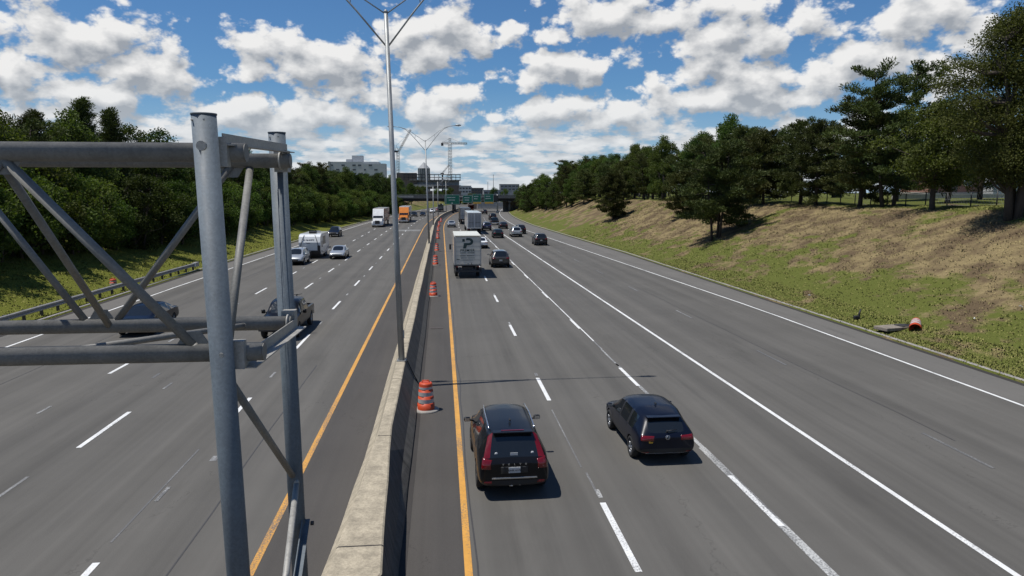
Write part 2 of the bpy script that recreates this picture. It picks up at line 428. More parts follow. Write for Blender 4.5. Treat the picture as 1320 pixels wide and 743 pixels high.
# ---- painted markings
def markings():
    groups = {}
    def strip(m, fx, y0, y1, w, z=0.008):
        mb = groups.setdefault(m.name, (MB(), m))[0]
        n = max(1, int((y1 - y0) / 6)); vs = []
        for i in range(n + 1):
            y = y0 + (y1 - y0) * i / n; vs += [(fx(y) - w / 2, y, z), (fx(y) + w / 2, y, z)]
        mb.add(vs, [(2 * i, 2 * i + 1, 2 * i + 3, 2 * i + 2) for i in range(n)])
    at = lambda x: (lambda y: x + cx(y))
    strip(M_yellow, at(0.46), -30, 420, .16); strip(M_yellow, at(-3.92), -30, 420, .16)
    strip(M_white, edge_r, -30, 420, .14); strip(M_white, edge_l, -30, 420, .15)
    strip(M_white, at(11.38), -30, 150, .15); strip(M_worn, at(11.30), 150, 230, .15)
    def dashes(m, x, y0, L, w, ymax, z=0.008):
        y = y0 - 3 * 12.19
        while y < ymax: strip(m, at(x), y, y + L, w, z); y += 12.19
    dashes(M_white, 3.88, 25.55, 3.3, .15, 300)
    dashes(M_white, 7.70, 27.2, 3.0, .15, 300, .012)
    strip(M_worn, at(7.74), 20.2, 27.2, .14); strip(M_worn, at(7.73), 30.2, 31, .10); strip(M_worn, at(7.75), 34, 36, .08); strip(M_worn, at(7.72), -20, 20.2, .22)
    strip(M_worn, at(7.72), 30.5, 34.0, .09); strip(M_white, at(7.76), 36, 140, .075)
    dashes(M_ghost, 15.2, 30, 3.0, .12, 200)
    for x, y0 in ((-7.2, 23.4), (-10.95, 22.0), (-14.1, 31.3)):
        dashes(M_white, x, y0, 3.6, .15, 330)
        dashes(M_worn, x + .05, y0 + 6.6, 0.9, .10, 160)
    dashes(M_worn, 3.90, 25.55 + 3.6, 0.5, .12, 150)
    # thin scars of removed lines and paving seams
    for x, a, b, w in ((3.80, 19.0, 24.4, .045), (3.86, 17.1, 18.6, .06), (-7.3, 15.7, 21.5, .05), (-11.2, 18.2, 19.8, .09), (-12.0, 30.4, 31.2, .12), (-6.6, 20.5, 20.9, .2), (-11.35, 14, 17, .05)):
        strip(M_ghost, at(x), a, b, w, .006)
    for mb, m in groups.values(): tag(put('road_markings', mb.mesh('road_markings', m)), kind='structure')
    # dark sealed seams
    mb = MB()
    rng = random.Random(4)
    for x, a, b in ((-17.7, 5, 260), (-5.6, 8, 30), (15.7, 20, 60), (0.62, 8, 160)):
        y = a; xx = x
        while y < b:
            x2 = x + rng.uniform(-.05, .05); y2 = y + 3.0
            mb.add([(xx + cx(y), y, .005), (xx + .035 + cx(y), y, .005), (x2 + .035 + cx(y2), y2, .005), (x2 + cx(y2), y2, .005)], [(0, 1, 2, 3)]); xx = x2; y = y2
    tag(put('road_seams', mb.mesh('road_seams', mat('bitumen_seal', (0.045, 0.043, 0.042), 0.6))), kind='structure')
    # pale patched slab far down the left carriageway
    mb = MB(); mb.add([(-8.9, 146, .006), (-4.3, 146, .006), (-4.2, 152, .006), (-8.8, 152, .006)], [(0, 1, 2, 3)])
    tag(put('road_patch', mb.mesh('road_patch', asphalt('pale_patch', (0.17, 0.17, 0.165)))), kind='structure')
markings()

# ---- grass blades as real geometry on the banks
def grass_field(name, pts, h, seed, m):
    rs = np.random.RandomState(seed); n = len(pts); K = 5
    P = np.repeat(np.asarray(pts, float), K, 0); N = len(P)
    P[:, :2] += rs.normal(0, 0.10, (N, 2))
    a = rs.uniform(0, 2 * np.pi, N); hh = h * rs.uniform(.35, 1.1, N); w = rs.uniform(.012, .03, N) * (1 + P[:, 1] / 60)
    lean = rs.uniform(.1, .9, N) * hh
    d = np.stack([np.cos(a), np.sin(a), np.zeros(N)], 1); s = np.stack([-np.sin(a), np.cos(a), np.zeros(N)], 1)
    b0 = P - s * w[:, None]; b1 = P + s * w[:, None]
    t = P + d * lean[:, None]; t[:, 2] += hh
    V = np.stack([b0, b1, t], 1).reshape(-1, 3)
    me = bpy.data.meshes.new(name); me.vertices.add(3 * N); me.vertices.foreach_set('co', V.astype(np.float32).ravel())
    me.loops.add(3 * N); me.loops.foreach_set('vertex_index', np.arange(3 * N, dtype=np.int32))
    me.polygons.add(N); me.polygons.foreach_set('loop_start', np.arange(0, 3 * N, 3, dtype=np.int32)); me.polygons.foreach_set('loop_total', np.full(N, 3, np.int32))
    me.materials.append(m); me.update(calc_edges=True)
    return tag(put(name, me), kind='stuff')
def scatter(side, n, y0, y1, d0, d1, seed):
    rng = random.Random(seed); out = []
    for _ in range(n):
        y = y0 + (y1 - y0) * rng.random() ** 1.6; d = d0 + (d1 - d0) * rng.random()
        x = curb_r(y) + d if side > 0 else curb_l(y) - d
        out.append((x, y, ground_z(x, y) - .02))
    return out
grass_field('grass', scatter(1, 24000, 24, 130, .2, 20, 1), 0.095, 1, M_blades)
grass_field('grass', scatter(-1, 9000, 36, 130, .3, 13, 2), 0.13, 2, M_blades)
grass_field('grass', scatter(1, 6000, 24, 75, .15, 2.6, 3), 0.085, 3, M_blades)

# ---- concrete median barrier
def barrier():
    ys = [-30, 0, 5, 7, 9, 10.5, 11.9, 13.2, 14.4, 16, 18, 20] + frange(23, 330, 3)
    tl = [(0, -1.79), (4, -1.79), (5.6, -2.26), (10.4, -2.26), (11.87, -2.05), (14.4, -1.93), (20, -1.79), (400, -1.74)]  # unseen top narrowed below the gantry posts to cut light bounced up them
    tr = [(0, -1.49), (4, -1.49), (5.6, -1.72), (10.2, -1.70), (11.8, -1.13), (20, -1.49), (400, -1.46)]
    rows = []
    for y in ys:
        c = cx(y); a, b = interp(y, tl), interp(y, tr); j = 0.012 * math.sin(y * 1.7)
        fl = min(a - .50, -2.28); fr = -0.94
        prof = [(fl, 0), (fl + .01, .08), (a - .27, .34), (a - .02, 1.045), (a + .015, 1.07), (b - .015, 1.07), (b + .02, 1.045), (b + (fr - b) * .62, .34), (fr - .01, .08), (fr, 0)]
        rows.append([(x + c + j, y, z) for x, z in prof])
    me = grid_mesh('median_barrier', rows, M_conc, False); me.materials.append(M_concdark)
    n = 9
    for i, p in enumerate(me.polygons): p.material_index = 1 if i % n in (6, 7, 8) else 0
    o = put('median_barrier', me)
    tag(o, 'long weathered concrete median barrier curving away between the two carriageways', 'barrier')
    mb = MB()
    for y in (12.9, 19.1, 25.2, 31.3, 37.4, 43.5, 49.6, 55.7, 61.8, 67.9, 74, 80.1, 86.2, 92.3, 98.4):
        a, b = interp(y, tl), interp(y, tr); j = 0.012 * math.sin(y * 1.7); e = .004
        pf = [(a - .27 - e, .34), (a - .02 - e, 1.047), (a + .015, 1.07 + e), (b - .015, 1.07 + e), (b + .02 + e, 1.047), (b + (-.94 - b) * .62 + e, .34), (-.95 + e, .08)]
        n = len(pf); mb.add([(px + j, y - .018, pz) for px, pz in pf] + [(px + j, y + .018, pz) for px, pz in pf], [(i, i + 1, i + 1 + n, i + n) for i in range(n - 1)])
    mb.build('joint', M_gutter, o, fix=False)
    # drain at the foot of the barrier
    mb = MB(); mb.box((-.35, 40.4, .012), (.75, .5, .012))
    for i in range(7): mb.box((-.64 + i * .097, 40.4, .022), (.03, .44, .012))
    tag(mb.build('drain_grate', mat('rusty_iron', (0.06, 0.05, 0.045), 0.8)), 'dark iron drain grate in the shoulder by the median barrier', 'drain')
barrier()
# ------------------------------------------------------------------ metals and plastics
def galvanised(name, col, metal=0.35, rough=0.5):
    m, k, b = principled(name); o = k.pos()
    s = k.voro(o, 55, 0, out='Color'); sx, _, _ = k.xyz(s)
    n = k.noise(k.v('MULTIPLY', o, (1, 1, .25)), 7, 5, 0.65); sm = k.noise(o, 1.6, 3, 0.6)
    f = k.m('ADD', k.m('ADD', k.m('MULTIPLY', k.m('SUBTRACT', sx, 0.5), 0.22), k.m('MULTIPLY', k.m('SUBTRACT', n, 0.5), 0.75)), k.m('ADD', 1.0, k.m('MULTIPLY', k.m('SUBTRACT', sm, .5), .5)))
    c = k.v('SCALE', col, scale=f)
    sp = k.rng(k.noise(o, 30, 4, 0.75), 0.66, 0.72)
    c = k.mix(k.m('MULTIPLY', sp, 0.35), c, (0.07, 0.07, 0.07))
    k.put(b.inputs['Base Color'], c); b.inputs['Metallic'].default_value = metal
    k.put(b.inputs['Roughness'], k.rng(n, 0.3, 0.7, rough - .08, rough + .12)); return m
M_post = galvanised('galvanised_post', (0.098, 0.120, 0.140), 0.0, .62)
M_chord = galvanised('galvanised_chord', (0.165, 0.160, 0.146), 0.0, 0.6)
M_plate = galvanised('galvanised_plate', (0.30, 0.29, 0.265), 0.2, 0.55)
M_lamp = galvanised('lamp_aluminium', (0.27, 0.28, 0.28), 0.35, 0.5)
M_dark = mat('dark_steel', (0.03, 0.03, 0.032), 0.6)
M_black = mat('black_plastic', (0.012, 0.012, 0.013), 0.55)
M_rubber = mat('tyre_rubber', (0.016, 0.016, 0.016), 0.85)
M_lens = mat('lamp_lens', (0.55, 0.56, 0.55), 0.2)

# ------------------------------------------------------------------ sign gantry in front of the overpass
def sign_gantry():
    t = thing('sign_gantry', 'grey galvanised tubular sign gantry reaching over the left carriageway from two tall posts', 'gantry', (-2.03, 6.6, 1.07))
    O = Vector((-2.03, 6.6, 1.07))
    def part(name, mb, m): return mb.build(name, m, t, loc=-O)
    YF, YR = 6.8, 9.04                                   # front and rear truss faces
    XE = -28.0                                          # far support beyond the left shoulder
    def post(x0, y0, x1, y1, z1, r=.104):
        mb = MB(); mb.tube([(x0, y0, 1.07), (x1, y1, z1)], r, 80)
        mb.tube([(x1, y1, z1 - .001), (x1, y1, z1 + .012)], r + .005, 80)
        mb.box((x0, y0, 1.085), (.48, .48, .03))
        for a in range(4): mb.tube([(x0 + .18 * (1 if a & 1 else -1), y0 + .18 * (1 if a & 2 else -1), 1.09), (x0 + .18 * (1 if a & 1 else -1), y0 + .18 * (1 if a & 2 else -1), 1.17)], .018, 6)
        part('post', mb, M_post)
    post(-1.885, 6.6, -2.035, 6.6, 8.27); post(-1.95, 9.4, -2.03, 9.4, 8.34)
    for y in (6.6, 9.4):
        mb = MB(); mb.tube([(XE, y, ground_z(XE, y) - .2), (XE, y, 8.4)], .116, 16); part('post', mb, M_post)
    def chord(y, z0, z1, x1, r=.086):
        mb = MB(); mb.tube([(XE - .4, y, z0), (x1 - .012, y, z1)], r, 56); mb.tube([(x1 - .012, y, z1), (x1, y, z1)], r - .004, 56); part('chord', mb, M_chord)
    ZUF, ZUR, ZLF, ZLR = 7.96, 7.985, 6.13, 6.0
    chord(YF, ZUF, ZUF, -1.74); chord(YR, ZUR, ZUR, -1.80)
    chord(YF, ZLF, ZLF, -1.66); chord(YR, ZLR, ZLR, -1.87)
    def brace(a, b, r=.042, m=M_chord, flat=True):
        a, b = Vector(a), Vector(b); mb = MB(); mb.tube([a, b], r, 36)
        if flat:                                        # ends pressed flat
            d = (b - a).normalized()
            for p, s in ((a, -1), (b, 1)): mb.tube([p + d * s * .0, p + d * s * .10], [r * 1.05, r * .55], 14)
        part('brace', mb, m)
    # warren bracing, panel by panel to the far support
    P = 3.05; x = -2.28
    n = 0
    while x > XE + P:
        brace((x - .02, YF, ZLF + .07), (x - P / 2 + .0, YF, ZUF - .07), .045)
        brace((x - P / 2 - .0, YF, ZUF - .07), (x - P, YF, ZLF + .07), .045)
        xr = x - .10
        brace((xr - .12, YR, ZUR - .06), (xr - 1.55, YR, ZLR + .07)); brace((xr - 1.92, YR, ZLR + .07), (xr - P - .12, YR, ZUR - .06))
        brace((x - P / 2 - .08, YF + .05, ZUF - .05), (x - P / 2 - .20, YR - .06, ZLR + .02), .040)           # cross frame
        brace((x - P / 2 + .02, YF + .07, ZLF - .02), (x - .15, YR - .08, ZLR - .01), .034)                    # bottom plane
        brace((x - P / 2 + .02, YF + .07, ZUF + .02), (x - P + .05, YR - .08, ZUR), .034)                      # top plane
        for (gx, gy, gz) in ((x - .02, YF, ZLF), (x - P / 2, YF, ZUF), (xr - .12, YR, ZUR), (xr - 1.73, YR, ZLR)):
            if n < 5: mb = MB(); sgn = 1 if gz < 7 else -1; mb.prism([(gx - .16, gz + sgn * .06), (gx + .16, gz + sgn * .06), (gx + .07, gz + sgn * .20), (gx - .07, gz + sgn * .20)], gy - .007, gy + .007); part('gusset', mb, M_chord)
        x -= P; n += 1
    # end frame between the two posts
    brace((-1.99, YF + .03, ZLF + .12), (-2.28, YR - .02, ZUR - .10), .042)
    brace((-1.95, 6.72, 5.84), (-1.99, 9.28, 3.93), .040); brace((-1.94, 9.28, 3.80), (-1.84, 6.72, 1.9), .040, M_plate)
    def angle(a, b, w, m):
        a, b = Vector(a), Vector(b); mb = MB(); d = b - a; L = d.length; c = (a + b) / 2
        q = d.to_track_quat('Y', 'Z').to_matrix()
        mb.box(c + q @ Vector((0, 0, 0)), (w, L, .012), rot=q); mb.box(c + q @ Vector((-w / 2 + .006, 0, w / 2 + .003)), (.012, L, w - .006), rot=q)
        part('angle_bar', mb, m)
    angle((-1.86, 6.66, 8.02), (-1.86, 9.34, 8.10), .10, M_plate)
    angle((-1.78, 6.70, 6.00), (-1.80, 9.30, 5.90), .12, M_plate)
    angle((-1.80, 6.70, 1.72), (-1.86, 9.44, 3.24), .09, M_post)
    # clamps and bolts
    for (px, py, pz, cy, cz) in ((-2.03, 6.6, 0, YF, ZUF), (-1.97, 6.6, 0, YF, ZLF), (-2.02, 9.4, 0, YR, ZUR), (-2.01, 9.4, 0, YR, ZLR)):
        mb = MB(); s = 1 if cy > py else -1
        xx = px + .10 * 1.0
        pts = [(xx, cy + .10 * math.cos(a), cz + .10 * math.sin(a)) for a in [i * math.pi / 10 - math.pi / 2 for i in range(21)]]
        mb.tube(pts, .012, 8)
        mb.box((px + .08, (py + cy) / 2, cz), (.16, abs(cy - py) * .5, .26)); part('clamp', mb, M_plate)
    for (bx, by, bz) in ((-2.03, 6.50, 8.0), (-1.965, 6.49, 6.17)):
        mb = MB()
        if bz > 7: mb.tube([(bx, by, bz), (bx, by - .035, bz)], .042, 16)
        else: mb.tube([(bx, by + .02, bz), (bx, by - .002, bz)], .02, 8)
        part('bolt', mb, M_plate)
    mb = MB(); mb.tube([(-1.80, 9.40, 3.20), (-1.76, 9.40, 3.20)], .03, 6); part('bolt', mb, M_dark)
    for zz, yy, xx in ((8.22, 6.6, -2.03), (8.29, 9.4, -2.02)):
        for a in (-.8, .25):
            mb = MB(); mb.tube([(xx + .09 * math.sin(a), yy - .09 * math.cos(a), zz), (xx + .12 * math.sin(a), yy - .12 * math.cos(a), zz)], .009, 6)
            part('cap_screw', mb, M_plate)
sign_gantry()

# ------------------------------------------------------------------ street lamps on the barrier
def street_lamp(y, label, h=14.2, arm=3.95, lean=-0.0245, single=False):
    x0 = -1.62 + cx(y)
    t = thing('street_lamp', label, 'street lamp', (x0, y, 1.07), 0, 'lamps along the median'); t.rotation_euler = (0, lean, 0)
    H = h - 1.07
    mb = MB(); mb.tube([(0, 0, .03), (0, 0, H * .35), (0, 0, H)], [.125, .108, .075], 48); mb.tube([(0, 0, H), (0, 0, H + .06), (0, 0, H + .11)], [.085, .07, .02], 14); mb.build('pole', M_lamp, t)
    mb = MB(); mb.box((0, 0, .015), (.36, .36, .03))
    for a in range(4): mb.tube([(.14 * (1 if a & 1 else -1), .14 * (1 if a & 2 else -1), .03), (.14 * (1 if a & 1 else -1), .14 * (1 if a & 2 else -1), .08)], .016, 6)
    mb.build('base_plate', M_lamp, t)
    mb = MB(); mb.bbox((.12, 0, 1.05), (.05, .14, .9 if y > 60 else .3), .01); mb.build('hand_hole_cover', M_dark if y > 60 else M_lamp, t)
    for s in ((1, -1) if not single else (1,)):
        mb = MB()
        mb.tube([(0, 0, H - 1.25), (s * 1.05, 0, H + .05), (s * 1.9, 0, H + 1.02), (s * 2.5, 0, H + 1.52), (s * 3.1, 0, H + 1.78), (s * arm, 0, H + 1.88)], .032, 10)
        mb.tube([(0, 0, H - .06), (s * 1.0, 0, H + .62), (s * 1.8, 0, H + 1.22), (s * 2.45, 0, H + 1.58), (s * 3.0, 0, H + 1.76)], .024, 10)
        mb.tube([(s * 1.28, 0, H + .30), (s * 1.22, 0, H + .79)], .016, 6)
        mb.build('arm', M_lamp, t)
        mb = MB(); L = .72
        mb.tube([(s * (arm - .05), 0, H + 1.88), (s * (arm + .12), 0, H + 1.91), (s * (arm + .45), 0, H + 1.92), (s * (arm + L), 0, H + 1.89)], [.05, .10, .13, .05], 12)
        lum = mb.build('luminaire', M_lamp, t)
        mb = MB(); mb.lathe([(.001, -.06), (.07, -.045), (.10, 0)], 12, c=(s * (arm + .38), 0, H + 1.82)); mb.build('lens', M_lens, lum)
    # conduit down the barrier
    if y < 60:
        mb = MB(); mb.tube([(.16, .02, .02), (.22, .05, -.05), (.42, .08, -.55), (.62, .1, -1.0)], .02, 8); mb.build('conduit', M_black, t)
    return t
street_lamp(27.96, 'tall twin-arm grey street lamp on the median barrier beside the nearest drum')
street_lamp(94.5, 'second twin-arm grey street lamp on the barrier, whole, with both curved arms against the clouds')
street_lamp(150, 'slim low grey light pole on the barrier just past the second twin-arm lamp', 8.9, .9, 0, True)
street_lamp(198, 'slim grey light pole on the barrier under the left end of the bridge rail', 10.6, .9, 0, True)
street_lamp(250, 'farthest slim grey light pole, standing in front of the widest green sign', 11.6, .9, 0, True)

# ------------------------------------------------------------------ trees
def leaf_mat(name, dark, light, trans=0.30, rough=0.7):
    m, k, b = principled(name); t = m.node_tree
    g = k.n.new('ShaderNodeNewGeometry'); oi = k.n.new('ShaderNodeObjectInfo')
    r = g.outputs['Random Per Island']; orr = oi.outputs['Random']
    n = k.noise(k.obj(), 0.55, 3, 0.6)
    c = k.mix(k.m('ADD', k.m('MULTIPLY', r, 0.6), k.m('MULTIPLY', k.rng(n, 0.3, 0.7), 0.4)), dark, light)
    hsv = k.n.new('ShaderNodeHueSaturation'); k.put(hsv.inputs['Hue'], k.rng(orr, 0, 1, 0.470, 0.520)); k.put(hsv.inputs['Value'], k.rng(k.m('FRACT', k.m('MULTIPLY', orr, 7.3)), 0, 1, 0.68, 1.38)); k.put(hsv.inputs['Color'], c)
    c = hsv.outputs[0]
    k.put(b.inputs['Base Color'], c); b.inputs['Roughness'].default_value = rough; b.inputs['Specular IOR Level'].default_value = 0.12
    tr = k.n.new('ShaderNodeBsdfTranslucent'); k.put(tr.inputs['Color'], k.v('MULTIPLY', c, (1.2, 1.35, 0.5)))
    mx = k.n.new('ShaderNodeMixShader'); mx.inputs[0].default_value = trans
    t.links.new(b.outputs[0], mx.inputs[1]); t.links.new(tr.outputs[0], mx.inputs[2]); t.links.new(mx.outputs[0], t.nodes['Material Output'].inputs[0])
    return m
M_leafA = leaf_mat('oak_leaves', (0.030, 0.050, 0.011), (0.094, 0.128, 0.029))
M_leafB = leaf_mat('maple_leaves', (0.034, 0.058, 0.015), (0.098, 0.138, 0.034))
M_leafC = leaf_mat('locust_leaves', (0.045, 0.062, 0.016), (0.125, 0.145, 0.042), 0.35)
M_leafE = leaf_mat('shaded_wood_leaves', (0.018, 0.032, 0.008), (0.060, 0.086, 0.020), .22)  # shade on the near side of the crowns is put into this darker colour
M_leafD = leaf_mat('dark_locust_leaves', (0.032, 0.044, 0.012), (0.095, 0.108, 0.032), 0.3)
M_pine = leaf_mat('pine_needles', (0.026, 0.038, 0.012), (0.090, 0.104, 0.032), 0.12, 0.6)
M_bark = mat('bark', (0.055, 0.043, 0.034), 0.95, 0, 0.45, 3.0, 0.8, 14)
M_pinebark = mat('pine_bark', (0.050, 0.038, 0.031), 0.95, 0, 0.45, 4.0, 0.8, 12)

def leaf_mesh(name, C, Dn, L, W, m):
    """rhombic leaves: centres C, long axes Dn (unit), lengths L, widths W"""
    N = len(C); rs = np.random.RandomState(N)
    a = rs.normal(0, 1, (N, 3)); s = np.cross(Dn, a); s /= np.linalg.norm(s, axis=1, keepdims=True) + 1e-9
    L = L[:, None]; W = W[:, None]
    V = np.stack([C - Dn * L * .5, C + s * W * .5 - Dn * L * .05, C + Dn * L * .5, C - s * W * .5 - Dn * L * .05], 1).reshape(-1, 3)
    me = bpy.data.meshes.new(name); me.vertices.add(4 * N); me.vertices.foreach_set('co', V.astype(np.float32).ravel())
    me.loops.add(4 * N); me.loops.foreach_set('vertex_index', np.arange(4 * N, dtype=np.int32))
    me.polygons.add(N); me.polygons.foreach_set('loop_start', np.arange(0, 4 * N, 4, dtype=np.int32)); me.polygons.foreach_set('loop_total', np.full(N, 4, np.int32))
    me.materials.append(m); me.update(calc_edges=True); return me
def unit(v): return v / (np.linalg.norm(v, axis=-1, keepdims=True) + 1e-9)
def broadleaf(seed, H, rx, m, n_cl=60, n_leaf=190, size=.26, stems=1, base=.30, flat=.8, top_bias=0.0):
    rng = random.Random(seed); rs = np.random.RandomState(seed)
    mb = MB(); tops = []
    for s in range(stems):
        a = s * 6.28 / max(1, stems) + rng.uniform(0, 1); off = .0 if stems == 1 else .45
        p0 = Vector((off * math.cos(a), off * math.sin(a), -.4)); lean = .08 if stems == 1 else .20
        pts = [p0]; rad = [H * .024 * (1.25 if stems == 1 else .85)]
        for i in range(1, 7):
            f = i / 6; pts.append(p0 + Vector((math.cos(a) * lean * H * f * .6 + rng.uniform(-.12, .12), math.sin(a) * lean * H * f * .6 + rng.uniform(-.12, .12), H * .86 * f)))
            rad.append(rad[0] * (1 - f * .88))
        mb.tube(pts, rad, 9); tops.append(pts)
    cz, rz = H * (base + (1 - base) * .5), H * (1 - base) * .5
    C, D, Ls = [], [], []
    k = 0
    while k < n_cl:
        q = rng.uniform(-1, 1); th = rng.uniform(0, 6.283); rr = rng.uniform(.25, 1) ** .5
        hr = math.sqrt(max(0, 1 - q * q)) * rr
        zf = q * (.75 + .25 * rr)
        prof = 1.0 if zf < 0 else (1 - .25 * zf)
        wob = .80 + .28 * math.sin(th * 3 + seed) + .12 * math.sin(th * 5 + 2 * seed + zf * 4)
        c = Vector((rx * hr * math.cos(th) * prof * wob, rx * hr * math.sin(th) * prof * wob, cz + rz * zf + rng.uniform(-.3, .3)))
        if c.z < H * base * .8: continue
        cr = rx * rng.uniform(.17, .34); k += 1
        # limb from the nearest stem
        st = min(tops, key=lambda ps: min((p - c).length for p in ps)); src = min(st[1:], key=lambda p: (p - c).length + max(0, p.z - c.z + .8) * 2.0)
        if k % 2 == 0 or stems > 1:
            mid = src.lerp(c, .5) + Vector((0, 0, -.10 * (c - src).length)); mb.tube([src, mid, c], [H * .0075, H * .005, .012], 6, cap=False)
        n = int(n_leaf * (cr / (rx * .25)) ** 2)
        v = unit(rs.normal(0, 1, (n, 3))) * (rs.uniform(0, 1, (n, 1)) ** .45) * cr; v[:, 2] *= flat
        v += rs.normal(0, .08 * cr, (n, 3))
        C.append(np.array(c) + v); d = unit(v / cr + rs.normal(0, .8, (n, 3)) + np.array([0, 0, -.15])); D.append(d)
        Ls.append(size * rs.uniform(.6, 1.25, n))
    C, D, Ls = np.concatenate(C), np.concatenate(D), np.concatenate(Ls)
    return mb.mesh('trunk', M_bark), leaf_mesh('crown', C, D, Ls, Ls * .62, m)
def pine(seed, H, rx, base=.22, n_br=44, stems=1, shape='round'):
    rng = random.Random(seed); rs = np.random.RandomState(seed); mb = MB(); stem_fn = []
    for s in range(stems):
        a = s * 6.28 / stems + .5; off = 0 if stems == 1 else .42; ln = .03 if stems == 1 else .11
        pts = [Vector((off * math.cos(a) + math.cos(a) * ln * H * f + rng.uniform(-.06, .06), off * math.sin(a) + math.sin(a) * ln * H * f + rng.uniform(-.06, .06), H * f - .3 * (f == 0))) for f in (0, .2, .4, .6, .8, .97)]
        r0 = H * .021 * (1 if stems == 1 else .72); mb.tube(pts, [r0, r0 * .85, r0 * .66, r0 * .48, r0 * .28, .03], 9); stem_fn.append(pts)
    C, D, Ls = [], [], []
    for i in range(n_br):
        f = base + (.98 - base) * (i + rng.random()) / n_br
        g = (f - base) / (1 - base)
        prof = (min(1, .74 + .9 * g) * max(0, 1 - g ** 2.3) ** .6 + .08 if shape == 'round' else (1 - g) ** .8 * .95 + .10)
        L = rx * prof * rng.uniform(.62, 1.12); az = i * 2.4 + rng.uniform(-.4, .4)
        pts = stem_fn[i % stems]; q = f * 5; j = min(4, int(q)); p = pts[j].lerp(pts[j + 1], q - j)
        up = rng.uniform(-.12, .20) + .45 * g * g - .12 * (1 - g) ** 3
        dr = Vector((math.cos(az), math.sin(az), up)); e = p + dr * L; mid = p + dr * L * .5 + Vector((0, 0, -.06 * L))
        mb.tube([p, mid, e], [H * .006 + .012, .025, .010], 6, cap=False)
        npad = max(3, int(L * 1.9) + 2)
        for t in range(npad):
            u = .22 + .80 * (t + rng.random() * .7) / npad
            c = p.lerp(e, u) + Vector((rng.uniform(-.3, .3) * L * .35, rng.uniform(-.3, .3) * L * .35, rng.uniform(-.12, .22)))
            pr = rng.uniform(.50, .85) * (.75 + .08 * H / 2 * .5); n = int(88 * rng.uniform(.7, 1.2))
            v = unit(rs.normal(0, 1, (n, 3))) * (rs.uniform(0, 1, (n, 1)) ** .5) * pr; v[:, 2] *= .55
            C.append(np.array(c) + v); D.append(unit(v / pr + np.array(dr) * .35 + np.array([0, 0, .5]) + rs.normal(0, .45, (n, 3)))); Ls.append(rs.uniform(.20, .40, n))
    C, D, Ls = np.concatenate(C), np.concatenate(D), np.concatenate(Ls)
    return mb.mesh('trunk', M_pinebark), leaf_mesh('crown', C, D, Ls, Ls * .27, M_pine)
TREES = {
    'oak1': broadleaf(1, 12.0, 4.2, M_leafA, 66, 190, .28, base=.16), 'oak2': broadleaf(2, 13.5, 4.6, M_leafA, 70, 190, .29, base=.14), 'oak3': broadleaf(3, 10.5, 4.0, M_leafB, 62, 180, .27, base=.08),
    'maple1': broadleaf(4, 12.5, 3.9, M_leafB, 64, 190, .27, base=.10), 'bush1': broadleaf(5, 6.5, 3.2, M_leafA, 52, 170, .24, stems=3, base=.04), 'bush2': broadleaf(6, 5.4, 2.8, M_leafB, 46, 170, .23, stems=3, base=.02),
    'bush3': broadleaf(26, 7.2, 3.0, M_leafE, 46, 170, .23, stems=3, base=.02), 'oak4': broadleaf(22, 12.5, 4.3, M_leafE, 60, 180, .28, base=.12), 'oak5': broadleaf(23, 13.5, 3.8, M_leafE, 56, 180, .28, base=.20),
    'young': broadleaf(7, 7.6, 3.3, M_leafC, 84, 190, .19, base=.24, flat=.6), 'locust': broadleaf(8, 14.0, 5.0, M_leafD, 200, 600, .14, stems=4, base=.16, flat=.55),
    'pine1': pine(11, 11.0, 4.4, .13, 46), 'pine2': pine(12, 9.8, 4.1, .12, 44), 'pine3': pine(13, 12.5, 4.6, .14, 54, 2), 'pine4': pine(14, 9.4, 4.2, .20, 66, 3), 'pine5': pine(15, 8.2, 3.5, .12, 50), 'spruce': pine(16, 15.0, 3.2, .10, 70, 1, 'cone')}
def tree(kind, name, label, cat, x, y, s=1.0, rz=0.0, z=None, group=None, sz=None):
    t = thing(name, label, cat, (x, y, (ground_z(x, y) if z is None else z) - .05), rz, group); t.scale = (s, s, sz or s)
    put('trunk', TREES[kind][0], t); put('crown', TREES[kind][1], t); return t
G1 = 'trees along the top of the right bank'
tree('pine4', 'pine_tree', 'dark multi-stemmed pine standing alone halfway up the right bank above the road', 'tree', 31.0, 79.0, 1.12, .4, group=G1)
tree('pine5', 'pine_tree', 'small lone pine low on the right bank with grass all round its trunk', 'tree', 30.2, 125.5, 1.0, 1.4, group=G1)
tree('young', 'young_locust_tree', 'light green young locust with a short leaning trunk in front of the wire fence', 'tree', 40.0, 55.6, 1.12, .3, group=G1)
tree('locust', 'locust_tree', 'tall airy locust with several dark stems, tallest tree on the right bank', 'tree', 38.6, 45.5, .99, 1.0, group=G1)
tree('locust', 'locust_tree', 'airy locust half cut by the frame behind the tallest one on the bank', 'tree', 45.0, 46.5, .95, 2.4, group=G1)
tree('pine1', 'pine_tree', 'broad dark pine left of the young locust, low boughs shading the bank', 'tree', 41.6, 68.6, 1.0, .2, group=G1)
tree('pine3', 'pine_tree', 'twin-stemmed dark pine directly beside the young locust, tallest of the pines', 'tree', 42.5, 65.5, 1.06, 2.2, group=G1)
tree('pine2', 'pine_tree', 'dark pine at the fence between the lone multi-stemmed pine and the broad pine', 'tree', 42.0, 81.5, .98, .9, group=G1)
tree('pine1', 'pine_tree', 'dark pine at the fence whose crown touches the broad pine', 'tree', 41.5, 77.0, .84, 3.9, group=G1)
tree('pine5', 'pine_tree', 'third small pine standing alone on the slope beyond the lone multi-stemmed pine', 'tree', 34.5, 101.0, .8, 2.0, group=G1)
tree('pine5', 'pine_tree', 'smaller rounded pine at the fence behind the lone multi-stemmed pine', 'tree', 41.0, 89.0, 1.12, 3.1, group=G1)
rng = random.Random(21)
y = 96.0; i = 0
